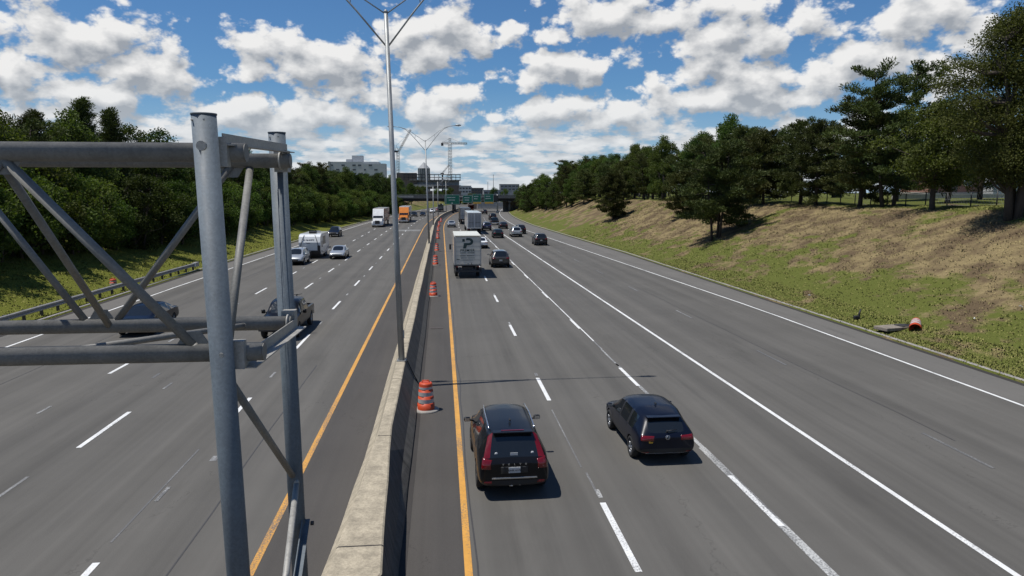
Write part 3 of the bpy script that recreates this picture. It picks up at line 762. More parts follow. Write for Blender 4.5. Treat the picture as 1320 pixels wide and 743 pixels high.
while y < 262:
    x = curb_r(y) + rng.uniform(17.0, 21.5); k = ['pine1', 'maple1', 'oak3', 'pine3', 'maple1', 'oak1'][i % 6]; s = rng.uniform(.80, 1.0) * interp(y, [(96, 1.0), (130, .90), (200, .88), (260, 1.0)])
    pn = k.startswith('pine')
    tree(k, 'pine_tree' if pn else 'leafy_tree', 'dark pine in the long row receding along the top of the right bank' if pn else 'rounded leafy tree in the long row receding along the top of the right bank', 'tree', x, y, s, rng.uniform(0, 6), group=G1 + (' (pines)' if pn else ' (leafy)'))
    y += rng.uniform(3.6, 6.0); i += 1
y = 52.0
while y < 330:
    x = curb_r(y) + rng.uniform(30, 44) - (0 if y < 150 else 6); k = rng.choice(['oak1', 'oak2', 'maple1', 'oak2', 'oak3'])
    if not (60 < x < 78 and 80 < y < 102): tree(k, 'leafy_tree', 'dense leafy tree in the belt behind the row of pines on the right', 'tree', x, y, rng.uniform(.72, .98) if y < 110 else rng.uniform(.74, 1.04), rng.uniform(0, 6), group='leafy belt behind the right bank')
    y += rng.uniform(3.6, 5.4)
# darker trees low on the far bank where the road bends
j = 0; yy = 176.0
while yy < 288:
    x = curb_r(yy) + interp(yy, [(176, 12.0), (200, 7.5), (240, 5.5), (290, 5.0)]) + rng.uniform(-1.2, 2.2)
    tree(('pine2', 'oak1', 'pine1', 'oak3')[j % 4], 'roadside_tree', 'dark tree on the far right bank where the road bends towards the bridge', 'tree', x, yy, rng.uniform(.62, .85), j * 1.1, group='dark trees at the bend')
    yy += rng.uniform(4.0, 6.5); j += 1
# wood on the left: shrubs along its edge, taller trees behind
G2 = 'wood along the left verge'
y = 40.0
while y < 300:
    d = interp(y, [(40, 9.5), (110, 8.5), (200, 4.5), (300, 2.5)]); x = curb_l(y) - d + rng.uniform(-1.2, 1.0)
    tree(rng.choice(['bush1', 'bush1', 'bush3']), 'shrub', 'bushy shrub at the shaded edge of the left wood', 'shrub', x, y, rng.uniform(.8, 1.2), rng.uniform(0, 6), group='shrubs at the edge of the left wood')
    y += rng.uniform(3.2, 4.8)
for row, (dd, st) in enumerate(((4.2, 5.0), (10.5, 6.4), (17.5, 7.5))):
    y = 42.0 + row * 3
    while y < 330:
        d = interp(y, [(40, 9.0), (110, 9.0), (200, 7.0), (300, 5.5)]); x = curb_l(y) - d - dd + rng.uniform(-1.5, 1.5)
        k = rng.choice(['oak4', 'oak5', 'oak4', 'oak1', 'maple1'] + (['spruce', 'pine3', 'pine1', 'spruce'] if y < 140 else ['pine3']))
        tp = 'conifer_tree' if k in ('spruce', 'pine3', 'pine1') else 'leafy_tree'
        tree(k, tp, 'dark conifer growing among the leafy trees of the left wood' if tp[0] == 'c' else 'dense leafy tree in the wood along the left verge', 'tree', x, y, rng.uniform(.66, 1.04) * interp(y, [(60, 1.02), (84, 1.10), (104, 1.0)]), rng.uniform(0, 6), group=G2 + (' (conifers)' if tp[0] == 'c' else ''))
        y += st * rng.uniform(.8, 1.2)
tree('spruce', 'spruce_tree', 'pointed dark spruce rising above the skyline of the left wood', 'tree', -40.5, 77.5, .86, .5, group=G2 + ' (conifers)')
# ------------------------------------------------------------------ vehicles
def paint_mat(name, col, metal=0.25, rough=0.28):
    m, k, b = principled(name)
    n = k.noise(k.obj(), 1.4, 4, 0.6); d = k.noise(k.obj(), 25, 3, 0.7)
    c = k.mix(k.rng(n, .3, .7), k.v('SCALE', col, scale=.9), k.v('SCALE', col, scale=1.1))
    _, _, z = k.xyz(k.obj())
    dirt = k.m('MULTIPLY', k.rng(z, .75, .25), k.rng(d, .35, .65))
    c = k.mix(k.m('MULTIPLY', dirt, .22), c, tuple(.6 * q + .035 for q in col))
    k.put(b.inputs['Base Color'], c); b.inputs['Metallic'].default_value = metal
    k.put(b.inputs['Roughness'], k.m('ADD', k.m('MULTIPLY', dirt, .3), rough))
    b.inputs['Coat Weight'].default_value = 0.7 if max(col) > .03 else .16; b.inputs['Specular IOR Level'].default_value = 0.5 if max(col) > .03 else .22; b.inputs['Coat Roughness'].default_value = 0.05; return m
P_black = paint_mat('black_car_paint', (0.006, 0.006, 0.007), 0.0, .3)
P_navy = paint_mat('navy_car_paint', (0.004, 0.006, 0.014), 0.0, .3)
P_blue = paint_mat('blue_car_paint', (0.012, 0.022, 0.065), 0.2)
P_grey = paint_mat('grey_brown_car_paint', (0.046, 0.044, 0.041), 0.35)
P_dkgrey = paint_mat('dark_grey_car_paint', (0.028, 0.028, 0.030), 0.3)
P_silver = paint_mat('silver_car_paint', (0.42, 0.44, 0.45), 0.45)
P_white = paint_mat('white_car_paint', (0.70, 0.71, 0.70), 0.0)
P_green = paint_mat('dark_green_car_paint', (0.008, 0.018, 0.016), 0.2)
P_orange = paint_mat('orange_truck_paint', (0.62, 0.20, 0.02), 0.0)
P_red = paint_mat('dark_red_car_paint', (0.20, 0.02, 0.015), 0.1)
P_cream = paint_mat('cream_box_paint', (0.74, 0.72, 0.60), 0.0, .45)
P_box = paint_mat('white_box_paint', (0.53, 0.505, 0.44), 0.0, .45)
P_rust = paint_mat('red_brown_trailer_paint', (0.20, 0.075, 0.055), 0.0, .5)
P_trailer = paint_mat('grey_trailer_paint', (0.30, 0.31, 0.32), 0.1, .5)
M_glass = mat('tinted_car_glass', (0.010, 0.012, 0.014), 0.05, 0, .1, spec=0.7)
M_tail = mat('red_tail_lens', (0.12, 0.004, 0.006), 0.15, coat=.5)
M_clear = mat('clear_headlight_lens', (0.55, 0.57, 0.60), 0.12, 0.4, coat=.8)
M_chrome = mat('bright_metal', (0.55, 0.56, 0.57), 0.22, 0.9)
M_plate_w = mat('number_plate', (0.42, 0.43, 0.44), 0.4)
M_ink = mat('plate_ink', (0.03, 0.035, 0.06), 0.5)
M_rim = mat('alloy_rim', (0.36, 0.37, 0.38), 0.3, 0.7)
M_gold = mat('gold_badge', (0.65, 0.42, 0.06), 0.3, 0.4)
M_yel = mat('yellow_cover', (0.65, 0.42, 0.03), 0.5)

# stations from the tail (-y) to the nose: y, w, zb, zm, wb, zbelt, w5, z5, w6, z6, z7
SPEC = {
 'crossover': dict(len=4.6, wheel=(.365, (-1.36, 1.42)), st=[
  (-2.34, .86, .42, .66, .80, .96, .74, .99, .58, 1.00, 1.01), (-2.26, .94, .34, .70, .885, 1.07, .82, 1.115, .66, 1.125, 1.14),
  (-1.84, .965, .28, .74, .93, 1.09, .655, 1.60, .545, 1.685, 1.71), (-1.70, .97, .27, .74, .935, 1.085, .67, 1.615, .56, 1.70, 1.725), (-1.05, .97, .26, .74, .935, 1.07, .69, 1.63, .58, 1.715, 1.745),
  (-.92, .97, .26, .74, .935, 1.07, .69, 1.63, .58, 1.715, 1.745), (-.02, .965, .26, .74, .93, 1.06, .69, 1.625, .58, 1.71, 1.74), (.08, .965, .26, .74, .93, 1.06, .685, 1.62, .575, 1.705, 1.735), (.62, .965, .26, .74, .93, 1.05, .665, 1.57, .56, 1.66, 1.69),
  (1.32, .96, .27, .74, .91, 1.02, .82, 1.055, .68, 1.085, 1.13), (1.85, .95, .30, .72, .89, .95, .80, .985, .62, 1.02, 1.05), (2.22, .90, .33, .66, .83, .80, .74, .845, .55, .875, .90), (2.36, .80, .38, .58, .72, .70, .62, .73, .45, .745, .75)],
  glass={(1, 6): 'rear_window', (8, 6): 'windscreen', (3, 4): 'side_window', (5, 4): 'side_window', (7, 4): 'side_window', (8, 4): 'side_window', (2, 4): None}, pillar_lamp=(1, 5)),
 'hatchback': dict(len=4.26, wheel=(.325, (-1.28, 1.34)), st=[
  (-2.12, .82, .40, .60, .76, .80, .70, .84, .54, .85, .86), (-2.04, .90, .30, .64, .85, .91, .77, .945, .60, .955, .965),
  (-1.58, .925, .25, .66, .885, .945, .635, 1.26, .53, 1.355, 1.38), (-1.42, .93, .23, .66, .895, .94, .655, 1.30, .55, 1.395, 1.42), (-.95, .93, .22, .66, .90, .93, .70, 1.37, .60, 1.465, 1.495),
  (-.82, .93, .22, .66, .90, .93, .70, 1.37, .60, 1.465, 1.495), (-.04, .93, .22, .66, .90, .92, .70, 1.37, .60, 1.465, 1.495), (.06, .93, .22, .66, .90, .92, .695, 1.365, .60, 1.46, 1.49), (.48, .93, .22, .66, .90, .91, .68, 1.32, .58, 1.415, 1.445),
  (1.22, .92, .23, .66, .87, .87, .78, .905, .64, .93, .965), (1.70, .91, .25, .64, .85, .81, .76, .85, .60, .88, .905), (2.05, .86, .28, .58, .79, .70, .70, .735, .52, .76, .78), (2.17, .76, .32, .52, .68, .60, .58, .63, .42, .645, .65)],
  glass={(1, 6): 'rear_window', (8, 6): 'windscreen', (3, 4): 'side_window', (5, 4): 'side_window', (7, 4): 'side_window', (8, 4): 'side_window'}),
 'sedan': dict(len=4.8, wheel=(.33, (-1.42, 1.42)), st=[
  (-2.42, .84, .40, .60, .78, .84, .70, .88, .54, .90, .91), (-2.34, .90, .30, .64, .85, .95, .77, .99, .60, 1.01, 1.02), (-1.86, .92, .25, .66, .88, .97, .78, 1.01, .62, 1.04, 1.06),
  (-1.08, .925, .22, .66, .90, .96, .66, 1.32, .56, 1.40, 1.425), (-.95, .925, .22, .66, .90, .955, .67, 1.335, .57, 1.415, 1.44), (-.78, .925, .22, .66, .90, .95, .68, 1.35, .58, 1.43, 1.455), (-.02, .925, .22, .66, .90, .94, .69, 1.365, .59, 1.445, 1.475), (.08, .925, .22, .66, .90, .94, .685, 1.36, .59, 1.44, 1.47), (.48, .925, .22, .66, .90, .93, .67, 1.31, .57, 1.395, 1.425),
  (1.30, .92, .23, .66, .87, .89, .78, .92, .64, .945, .975), (1.85, .91, .25, .64, .85, .82, .76, .86, .60, .89, .91), (2.26, .86, .28, .58, .79, .70, .70, .735, .52, .76, .78), (2.40, .76, .32, .52, .68, .60, .58, .63, .42, .645, .65)],
  glass={(2, 6): 'rear_window', (8, 6): 'windscreen', (2, 4): 'side_window', (4, 4): 'side_window', (5, 4): 'side_window', (7, 4): 'side_window', (8, 4): 'side_window'}),
 'pickup': dict(len=5.8, wheel=(.40, (-1.75, 1.85)), st=[
  (-2.92, .92, .52, .78, .90, 1.02, .88, 1.06, .82, 1.075, 1.075), (-2.86, .97, .44, .80, .945, 1.10, .92, 1.135, .86, 1.145, 1.145), (-1.05, .985, .38, .82, .955, 1.13, .93, 1.16, .87, 1.17, 1.17), (-.98, .985, .38, .82, .955, 1.13, .93, 1.16, .87, 1.17, 1.17),
  (-.90, .985, .38, .82, .955, 1.14, .75, 1.72, .64, 1.80, 1.82), (-.78, .985, .38, .82, .955, 1.14, .755, 1.73, .65, 1.82, 1.845), (.12, .985, .38, .82, .955, 1.14, .76, 1.735, .65, 1.825, 1.85), (.22, .985, .38, .82, .955, 1.14, .755, 1.73, .65, 1.82, 1.845), (.72, .985, .38, .82, .955, 1.13, .735, 1.67, .63, 1.76, 1.79),
  (1.36, .98, .40, .82, .94, 1.12, .85, 1.155, .70, 1.175, 1.205), (2.10, .975, .42, .82, .93, 1.08, .86, 1.12, .70, 1.15, 1.17), (2.72, .95, .44, .78, .90, 1.0, .82, 1.05, .66, 1.075, 1.09), (2.90, .88, .46, .72, .82, .90, .74, .95, .58, .97, .98)],
  glass={(3, 6): 'rear_window', (8, 6): 'windscreen', (5, 4): 'side_window', (7, 4): 'side_window', (8, 4): 'side_window'}, bed=True),
}
SPEC['suv'] = {k: v for k, v in SPEC['crossover'].items() if k != 'pillar_lamp'}
CAR = {}
def patch(bvh, corners, d, m, name, nx=10, ny=7, off=.010):
    """a thin lens or plate that follows the body's own curvature: corners in order, projected along d"""
    d = Vector(d).normalized(); c = [Vector(p) for p in corners]; top = []
    for j in range(ny + 1):
        for i in range(nx + 1):
            u, v = i / nx, j / ny
            p = c[0].lerp(c[1], u).lerp(c[3].lerp(c[2], u), v)
            h = bvh.ray_cast(p, d)
            top.append((h[0] - d * off) if h[0] is not None else None)
    if any(t is None for t in top):
        ok = [t for t in top if t is not None]
        if not ok: return None
        top = [t if t is not None else min(ok, key=lambda q: (q - c[0]).length) for t in top]
    mb = MB(); n = nx + 1; N = len(top)
    vs = top + [t + d * (off + .012) for t in top]
    fs = [(j * n + i, j * n + i + 1, (j + 1) * n + i + 1, (j + 1) * n + i) for j in range(ny) for i in range(nx)]
    rim = list(range(n)) + [j * n + nx for j in range(1, ny + 1)] + [ny * n + i for i in range(nx - 1, -1, -1)] + [j * n for j in range(ny - 1, 0, -1)]
    mb.add(vs, fs, 0, True); mb.add([], [], 0)
    o = len(mb.v) - len(vs)
    for a, b in zip(rim, rim[1:] + rim[:1]): mb.f.append([o + a, o + b, o + b + N, o + a + N]); mb.m.append(0); mb.sm.append(False)
    return mb.mesh(name, m)
def build_cage(key):
    sp = SPEC[key]; st = sp['st']; n = len(st); mats = [P_black, M_black]; names = [None, None]; glassidx = {}
    bm = bmesh.new(); cr = bm.edges.layers.float.new('crease_edge'); cv = bm.verts.layers.float.new('crease_vert')
    L = []
    for (y, w, zb, zm, wb, zbelt, w5, z5, w6, z6, z7) in st:
        half = [(0, zb), (w - .16, zb), (w - .03, zb + .13), (w, zm), (wb, zbelt), (w5, z5), (w6, z6), (0, z7)]
        L.append({s: [bm.verts.new((s * x, y, z)) if 0 < j < 7 or s > 0 else None for j, (x, z) in enumerate(half)] for s in (1, -1)})
        L[-1][-1][0] = L[-1][1][0]; L[-1][-1][7] = L[-1][1][7]
    def idx(nm, m):
        mats.append(m); names.append(nm); return len(mats) - 1
    for i in range(n - 1):
        for s in (1, -1):
            for j in range(7):
                a, b = L[i][s], L[i + 1][s]; f = bm.faces.new((a[j], a[j + 1], b[j + 1], b[j]) if s > 0 else (a[j], b[j], b[j + 1], a[j + 1]))
                mi = 1 if j in (0, 1) else 0
                g = sp['glass'].get((i, j))
                if g:
                    kk = (g, i if j == 4 else 0, s if j == 4 else 0)
                    if g == 'side_window' and (i, j) == (8, 4) and (7, 4) in sp['glass']: kk = (g, 7, s)
                    if kk not in glassidx: glassidx[kk] = idx(g, M_glass)
                    mi = glassidx[kk]
                if sp.get('pillar_lamp') == (i, j): mi = idx('tail_light', M_tail)
                if j == 4 and i in (6, 4) and key != 'pickup' and not g: mi = 1
                f.material_index = mi
    for e_, cap in ((0, L[0]), (n - 1, L[-1])):
        for j in range(7):
            q = [cap[1][j], cap[1][j + 1], cap[-1][j + 1], cap[-1][j]]; q = list(dict.fromkeys(q))
            f = bm.faces.new(q if e_ else q[::-1]); f.material_index = 1 if j in (0, 1) else 0
        for j in range(7):
            for s in (1, -1):
                e = bm.edges.get((cap[s][j], cap[s][j + 1]))
                if e: e[cr] = .45
    for s in (1, -1):
        for i in range(n - 1):
            for j, c in ((4, .30), (2, .35)):
                e = bm.edges.get((L[i][s][j], L[i + 1][s][j]))
                if e: e[cr] = c
    for e in bm.edges:
        fs = e.link_faces
        if len(fs) == 2 and fs[0].material_index != fs[1].material_index and max(f.material_index for f in fs) > 1: e[cr] = max(e[cr], .85); w_ = .62 if all(abs(v.co.x) > .64 for v in e.verts) else .25; e.verts[0][cv] = max(e.verts[0][cv], w_); e.verts[1][cv] = max(e.verts[1][cv], w_)
    bmesh.ops.recalc_face_normals(bm, faces=bm.faces)
    me = bpy.data.meshes.new('cage'); bm.to_mesh(me); bm.free()
    for m in mats: me.materials.append(m)
    o = put('cage', me); md = o.modifiers.new('s', 'SUBSURF'); md.levels = md.render_levels = 2
    r, ys = sp['wheel']; cut = MB(); W = max(q[1] for q in st)
    for yw in ys:
        for s in (1, -1): cut.tube([(s * (W - .30), yw, r - .01), (s * (W + .2), yw, r - .01)], r + .055, 28, 1)
    if sp.get('bed'):
        cut.box((0, -1.93, 1.05), (1.66, 1.66, .9), 1)
    cme = cut.mesh('cutter', mats); co = put('cutter', cme); b = o.modifiers.new('b', 'BOOLEAN'); b.object = co; b.operation = 'DIFFERENCE'; b.solver = 'EXACT'
    dg = bpy.context.evaluated_depsgraph_get(); res = bpy.data.meshes.new_from_object(o.evaluated_get(dg))
    bpy.data.objects.remove(o); bpy.data.objects.remove(co)
    out = []; bm = bmesh.new(); bm.from_mesh(res); bvh = BVHTree.FromBMesh(bm)
    for mi in range(2, len(mats)):
        c = bm.copy(); bmesh.ops.delete(c, geom=[f for f in c.faces if f.material_index != mi], context='FACES')
        for f in c.faces: f.material_index = 0; f.smooth = True
        m2 = bpy.data.meshes.new(names[mi]); c.to_mesh(m2); c.free(); m2.materials.append(mats[mi])
        if m2.polygons: out.append((names[mi], m2))
    bmesh.ops.delete(bm, geom=[f for f in bm.faces if f.material_index > 1], context='FACES')
    for f in bm.faces: f.smooth = True
    body = bpy.data.meshes.new('body'); bm.to_mesh(body); bm.free(); body.materials.append(P_black); body.materials.append(M_black)
    body.set_sharp_from_angle(angle=R(50))
    return body, out, bvh
def wheel_meshes(r, w=.22):
    t = MB(); t.lathe([(r * .66, -w / 2), (r * .93, -w / 2), (r, -w / 2 + .035), (r, w / 2 - .035), (r * .93, w / 2), (r * .66, w / 2), (r * .64, 0), (r * .66, -w / 2)], 28, axis='X')
    m = MB(); m.lathe([(r * .70, w / 2 - .005), (r * .66, w / 2 - .02), (r * .62, w / 2 - .06)], 28, axis='X')
    m.lathe([(.001, w / 2 - .02), (r * .17, w / 2 - .02), (r * .20, w / 2 - .05)], 14, axis='X')
    for k in range(5):
        a = k * 2 * math.pi / 5
        for da in (-.13, .13):
            c0, c1 = (math.cos(a + da * .5) * r * .14, math.sin(a + da * .5) * r * .14), (math.cos(a + da) * r * .66, math.sin(a + da) * r * .66)
            m.tube([(w / 2 - .03, *c0), (w / 2 - .03, *c1)], r * .055, 5)
    d = MB(); d.lathe([(.001, w / 2 - .085), (r * .63, w / 2 - .085)], 20, axis='X'); m.v and None
    m.add(d.v, d.f, 1)
    return t.mesh('wheel', M_rubber), m.mesh('rim', [M_rim, M_dark])
def car_parts(key):
    if key in CAR: return CAR[key]
    sp = SPEC[key]; body, glass, bvh = build_cage(key); r, ys = sp['wheel']; st = sp['st']; W = max(q[1] for q in st)
    P = []
    ty, ri = wheel_meshes(r)
    for yw in ys:
        for s in (1, -1): P.append(('wheel', ty, (s * (W - .125), yw, r), (0, 0, 0 if s > 0 else math.pi), [('rim', ri)]))
    y0, y1 = st[0][0], st[-1][0]; zt = st[1][5]; wt = st[1][1]
    def pq(name, x0, x1, z0, z1, rear, m, slant=0.0, sk=0.0, nx=10, ny=6, off=.010):
        y = y0 - 1 if rear else y1 + 1; dy = 1 if rear else -1
        d = Vector((-slant, dy, 0)); o = d * (-1)
        cs = [Vector((x0, y0 if rear else y1, z0)), Vector((x1, y0 if rear else y1, z0)), Vector((x1, y0 if rear else y1, z1 + sk)), Vector((x0, y0 if rear else y1, z1))]
        return patch(bvh, [q + o.normalized() * 1.0 for q in cs], d, m, name, nx, ny, off)
    def addp(name, me):
        if me is not None: P.append((name, me, None, None, []))
    if key == 'crossover':
        for s in (1, -1): addp('tail_light', pq('tail_light', s * .62, s * .90, .86, 1.09, True, M_tail, s * .55, .05))
        for s in (1, -1): addp('bumper_reflector', pq('bumper_reflector', s * .60, s * .80, .47, .53, True, M_tail, s * .3))
        addp('plate_recess', pq('plate_recess', -.36, .36, .74, .92, True, M_black, off=.004))
        addp('bumper_strip', pq('bumper_strip', -.60, .60, .595, .635, True, M_chrome, off=.014))
    elif key == 'suv':
        for s in (1, -1): addp('tail_light', pq('tail_light', s * .55, s * .90, .90, 1.05, True, M_tail, s * .5, .03))
        addp('bumper', pq('bumper', -.80, .80, .44, .60, True, M_black, off=.012))
    elif key == 'hatchback':
        for s in (1, -1): addp('tail_light', pq('tail_light', s * .42, s * .84, .77, .90, True, M_tail, s * .5, .02))
        for s in (1, -1): addp('bumper_reflector', pq('bumper_reflector', s * .58, s * .80, .40, .43, True, M_tail, s * .3))
        addp('bumper_strip', pq('bumper_strip', -.66, .66, .36, .39, True, M_chrome, off=.008))
    elif key == 'sedan':
        for s in (1, -1): addp('tail_light', pq('tail_light', s * .46, s * .84, .76, .90, True, M_tail, s * .5))
        addp('boot_strip', pq('boot_strip', -.40, .40, .82, .85, True, M_chrome, off=.010))
    else:
        for s in (1, -1): addp('tail_light', pq('tail_light', s * .84, s * .95, .78, 1.06, True, M_tail, s * .4))
        addp('bumper', MB().bbox((0, y0 - .06, .58), (1.86, .22, .22), .05).mesh('bumper', M_chrome))
    zf = st[-1][5]
    for s in (1, -1): addp('headlight', pq('headlight', s * .46, s * .84, zf - .10 + (.02 if key != 'pickup' else -.06), zf + .03, False, M_clear, s * .62))
    addp('grille', pq('grille', -.44, .44, zf - .30 if key != 'pickup' else .62, zf - .06, False, M_black))
    addp('bumper_grille', pq('bumper_grille', -.58, .58, st[-1][2] + .04, st[-1][2] + .14, False, M_black))
    # door mirrors, plates, wipers
    cy_, cz_ = st[9][0] - .42, st[9][5] + .10
    for s in (1, -1):
        m = MB(); m.bbox((s * (W + .11), cy_, cz_ + .02), (.20, .11, .14 if key != 'pickup' else .22), .04, 0, True); m.tube([(s * (W - .10), cy_ + .02, cz_ - .04), (s * (W + .06), cy_, cz_)], .028, 6)
        mm = m.mesh('mirror', P_black); g = MB(); g.box((s * (W + .11), cy_ - .058, cz_ + .02), (.16, .006, .10)); P.append(('mirror', mm, None, None, [('mirror_glass', g.mesh('mirror_glass', M_chrome))]))
    pz = {'crossover': .83, 'suv': .78, 'hatchback': .50, 'sedan': .66, 'pickup': .60}[key]
    h = bvh.ray_cast(Vector((0, y0 - 1, pz)), Vector((0, 1, 0))); py = h[0].y if h[0] is not None else y0
    if key == 'pickup': py = y0 - .18
    pl = MB()
    if key != 'hatchback': pl.bbox((0, py - .012, pz), (.31, .018, .155), .006)
    if pl.v: P.append(('number_plate', pl.mesh('number_plate', M_plate_w), None, None, []))
    CAR[key] = (body, glass, P, bvh); return CAR[key]
def car(key, name, label, cat, x, y, heading=0.0, paint=P_black, s=(1, 1, 1), group=None, oncoming=False):
    body, glass, P, bvh = car_parts(key)
    t = thing(name, label, cat, (x, y, 0.006), math.pi + heading if oncoming else heading, group); t.scale = s
    def skin(o):
        o.material_slots[0].link = 'OBJECT'; o.material_slots[0].material = paint
    skin(put('body', body, t))
    for n, m in glass: put(n, m, t)
    for n, m, loc, rot, kids in P:
        o = put(n, m, t, loc, rot)
        if n == 'mirror': skin(o)
        for kn, km in kids: put(kn, km, o)
    return t
def on_tail(key, x, z):
    h = CAR[key][3].ray_cast(Vector((x, -6, z)), Vector((0, 1, 0))); return h[0]
GR, GL = 'traffic driving away on the right carriageway', 'traffic coming on the left carriageway'

# --- nearest car: black crossover with pillar lamps
suv = car('crossover', 'crossover_car', 'black crossover with silver roof rails and tall red pillar tail lamps beside the yellow line', 'car', 1.70, 19.35, .012, P_black, group=GR, s=(.945, 1, .955))
for s in (1, -1):
    mb = MB(); mb.tube([(s * .61, -1.62, 1.69), (s * .62, -1.5, 1.735), (s * .635, -.5, 1.765), (s * .62, .35, 1.735), (s * .61, .5, 1.69)], .022, 8); mb.build('roof_rail', M_chrome, suv)
mb = MB(); mb.bbox((0, -1.90, 1.705), (1.06, .22, .035), .014); sp_ = mb.build('roof_spoiler', P_black, suv)
mb = MB(); mb.bbox((0, -1.86, 1.729), (.62, .05, .012), .005); mb.build('brake_light', M_tail, sp_)
mb = MB(); mb.tube([(-.30, -2.165, 1.150), (.06, -2.20, 1.145)], .014, 6); mb.tube([(.06, -2.22, 1.12), (.06, -2.19, 1.15)], .03, 8); mb.build('rear_wiper', M_black, suv)
mb = MB(); mb.bbox((0, -1.2, 1.79), (.05, .16, .06), .02); mb.build('roof_aerial', M_black, suv)
def decal_text(t, key, txt, size, x, z, m, name, **kw):
    p = on_tail(key, x, z); put_text(txt, size, name, m, t, (x, p.y - .012, z), (R(90), 0, 0), **kw)
for i, ch in enumerate('VOLVO'): decal_text(suv, 'crossover', ch, .062, -.30 + i * .15, .985, M_chrome, 'badge_letter', bold=.003)
mb = MB(); pp = on_tail('crossover', 0, .83)
put_text('DHK 6172', .075, 'plate_number', M_ink, suv, (0, pp.y - .026, .825), (R(90), 0, 0), bold=.001)
mb = MB(); mb.bbox((.0, -2.222, 1.205), (.20, .012, .09), .004); mb.build('window_sticker', M_plate_w, suv)
for xx in (-.47, .49):
    mb = MB(); mb.lathe([(.001, 0), (.045, 0), (.045, .006)], 12, c=(xx, -2.20, 1.22), axis='Y'); mb.build('window_sticker', M_plate_w, suv)
mb = MB(); mb.tube([(-.14, -2.30, .40), (-.04, -2.31, .40)], .03, 8); mb.tube([(.10, -2.30, .41), (.16, -2.31, .41)], .022, 8); mb.build('tailpipe', M_chrome, suv)

# --- dark blue hatchback
hat = car('hatchback', 'hatchback_car', 'dark navy hatchback straddling the worn lane line, right of the nearest crossover', 'car', 6.20, 20.95, .012, P_navy, group=GR, s=(.93, .97, .95))
pt = on_tail('hatchback', 0, .86)
mb = MB(); mb.lathe([(.058, -.004), (.07, -.004), (.07, .004), (.058, .004), (.058, -.004)], 24, c=(0, pt.y - .010, .86), axis='Y')
for pts in (((-.035, .045), (-.012, -.02), (0, .012), (.012, -.02), (.035, .045)), ((-.052, .02), (-.022, -.052), (0, -.012), (.022, -.052), (.052, .02))):
    mb.tube([(px, pt.y - .010, .86 + pz) for px, pz in pts], .006, 5)
mb.build('badge', M_chrome, hat)
mb = MB(); mb.bbox((0, -1.66, 1.352), (1.06, .22, .03), .012); mb.build('roof_spoiler', P_navy, hat)
mb = MB(); mb.tube([(.0, -2.05, 1.03), (.30, -2.02, 1.06)], .012, 6); mb.tube([(0, -2.08, 1.02), (0, -2.02, 1.04)], .025, 8); mb.build('rear_wiper', M_black, hat)
decal_text(hat, 'hatchback', 'GOLF', .05, -.52, .715, M_gold, 'model_badge', bold=.002)
mb = MB(); mb.bbox((0, -.9, 1.525), (.05, .14, .05), .02); mb.build('roof_aerial', M_black, hat)

# --- the rest of the right carriageway
car('suv', 'crossover_car', 'grey-brown crossover just right of the box truck with the P emblem', 'car', 5.98, 75.2, .0, P_grey, group=GR)
car('sedan', 'sedan_car', 'white car half hidden behind the right edge of the box truck with the P emblem', 'car', 5.45, 101.0, 0, P_white, group=GR)
car('hatchback', 'hatchback_car', 'dark green-black hatchback beside the silver crossover', 'car', 9.55, 123.2, 0, P_green, group=GR, s=(1, 1, 1.04))
car('suv', 'crossover_car', 'silver crossover on the right carriageway, partly covering a black one', 'car', 13.0, 126.4, 0, P_silver, group=GR)
car('suv', 'crossover_car', 'black crossover peeping out behind the silver one', 'car', 14.75, 135.5, 0, P_black, group=GR)
car('suv', 'crossover_car', 'dark grey crossover alone in the lane next to the right edge line', 'car', 14.45, 105.9, -.02, P_dkgrey, group=GR)
car('suv', 'crossover_car', 'blue crossover right beside the white semi trailer', 'car', 9.2, 148.5, 0, P_blue, group=GR)
car('hatchback', 'hatchback_car', 'black hatchback between the blue crossover and the silver one, farther off', 'car', 13.2, 155.0, 0, P_dkgrey, group=GR)
car('pickup', 'pickup_truck', 'dark grey pickup in front of the far black van on the right carriageway', 'pickup', 12.7, 174.0, 0, P_dkgrey, group=GR)
car('suv', 'passenger_van', 'black van beyond the dark grey pickup on the right carriageway', 'van', 14.4, 204.0, 0, P_black, group=GR, s=(1.08, 1.1, 1.15))
car('sedan', 'sedan_car', 'silver sedan in the lane beside the yellow line, left of the semi trailers', 'car', 2.25, 163.0, 0, P_silver, group=GR)
car('suv', 'crossover_car', 'small dark car far off below the green sign with the yellow strip', 'car', 15.6, 262.0, 0, P_dkgrey, group=GR)
# --- oncoming on the left carriageway
pk = car('pickup', 'pickup_truck', 'black oncoming pickup with a bicycle in its bed, behind the gantry posts', 'pickup', -8.55, 40.5, 0, P_black, group=GL, oncoming=True)
mb = MB(); mb.prism([(-.16, .0), (-.06, .035), (.06, .035), (.16, 0), (.06, -.035), (-.06, -.035)], 2.985, 3.0, 'Y'); mb.build('badge', M_gold, pk, loc=(0, -.045, .80))
mb = MB(); mb.bbox((-.40, 2.95, .80), (.30, .02, .07), .008); mb.build('marker_light', M_yel, pk)
mb = MB(); mb.bbox((0, 2.93, .60), (1.80, .16, .16), .04); mb.build('bumper', M_dark, pk)
car('sedan', 'sedan_car', 'dark blue oncoming sedan seen through the gantry truss', 'car', -16.45, 41.6, 0, P_navy, group=GL, oncoming=True, s=(1, 1, 1.02))
car('sedan', 'sedan_car', 'silver-white oncoming sedan to the right of the camper trailer', 'car', -12.05, 86.6, 0, P_silver, group=GL, oncoming=True)
car('suv', 'crossover_car', 'silver oncoming crossover towing the white camper trailer', 'car', -15.55, 79.8, 0, P_silver, group=GL, oncoming=True, s=(1, 1, .98))
car('suv', 'crossover_car', 'dark oncoming car near the left edge line beyond the camper trailer', 'car', -18.7, 129.8, 0, P_navy, group=GL, oncoming=True)
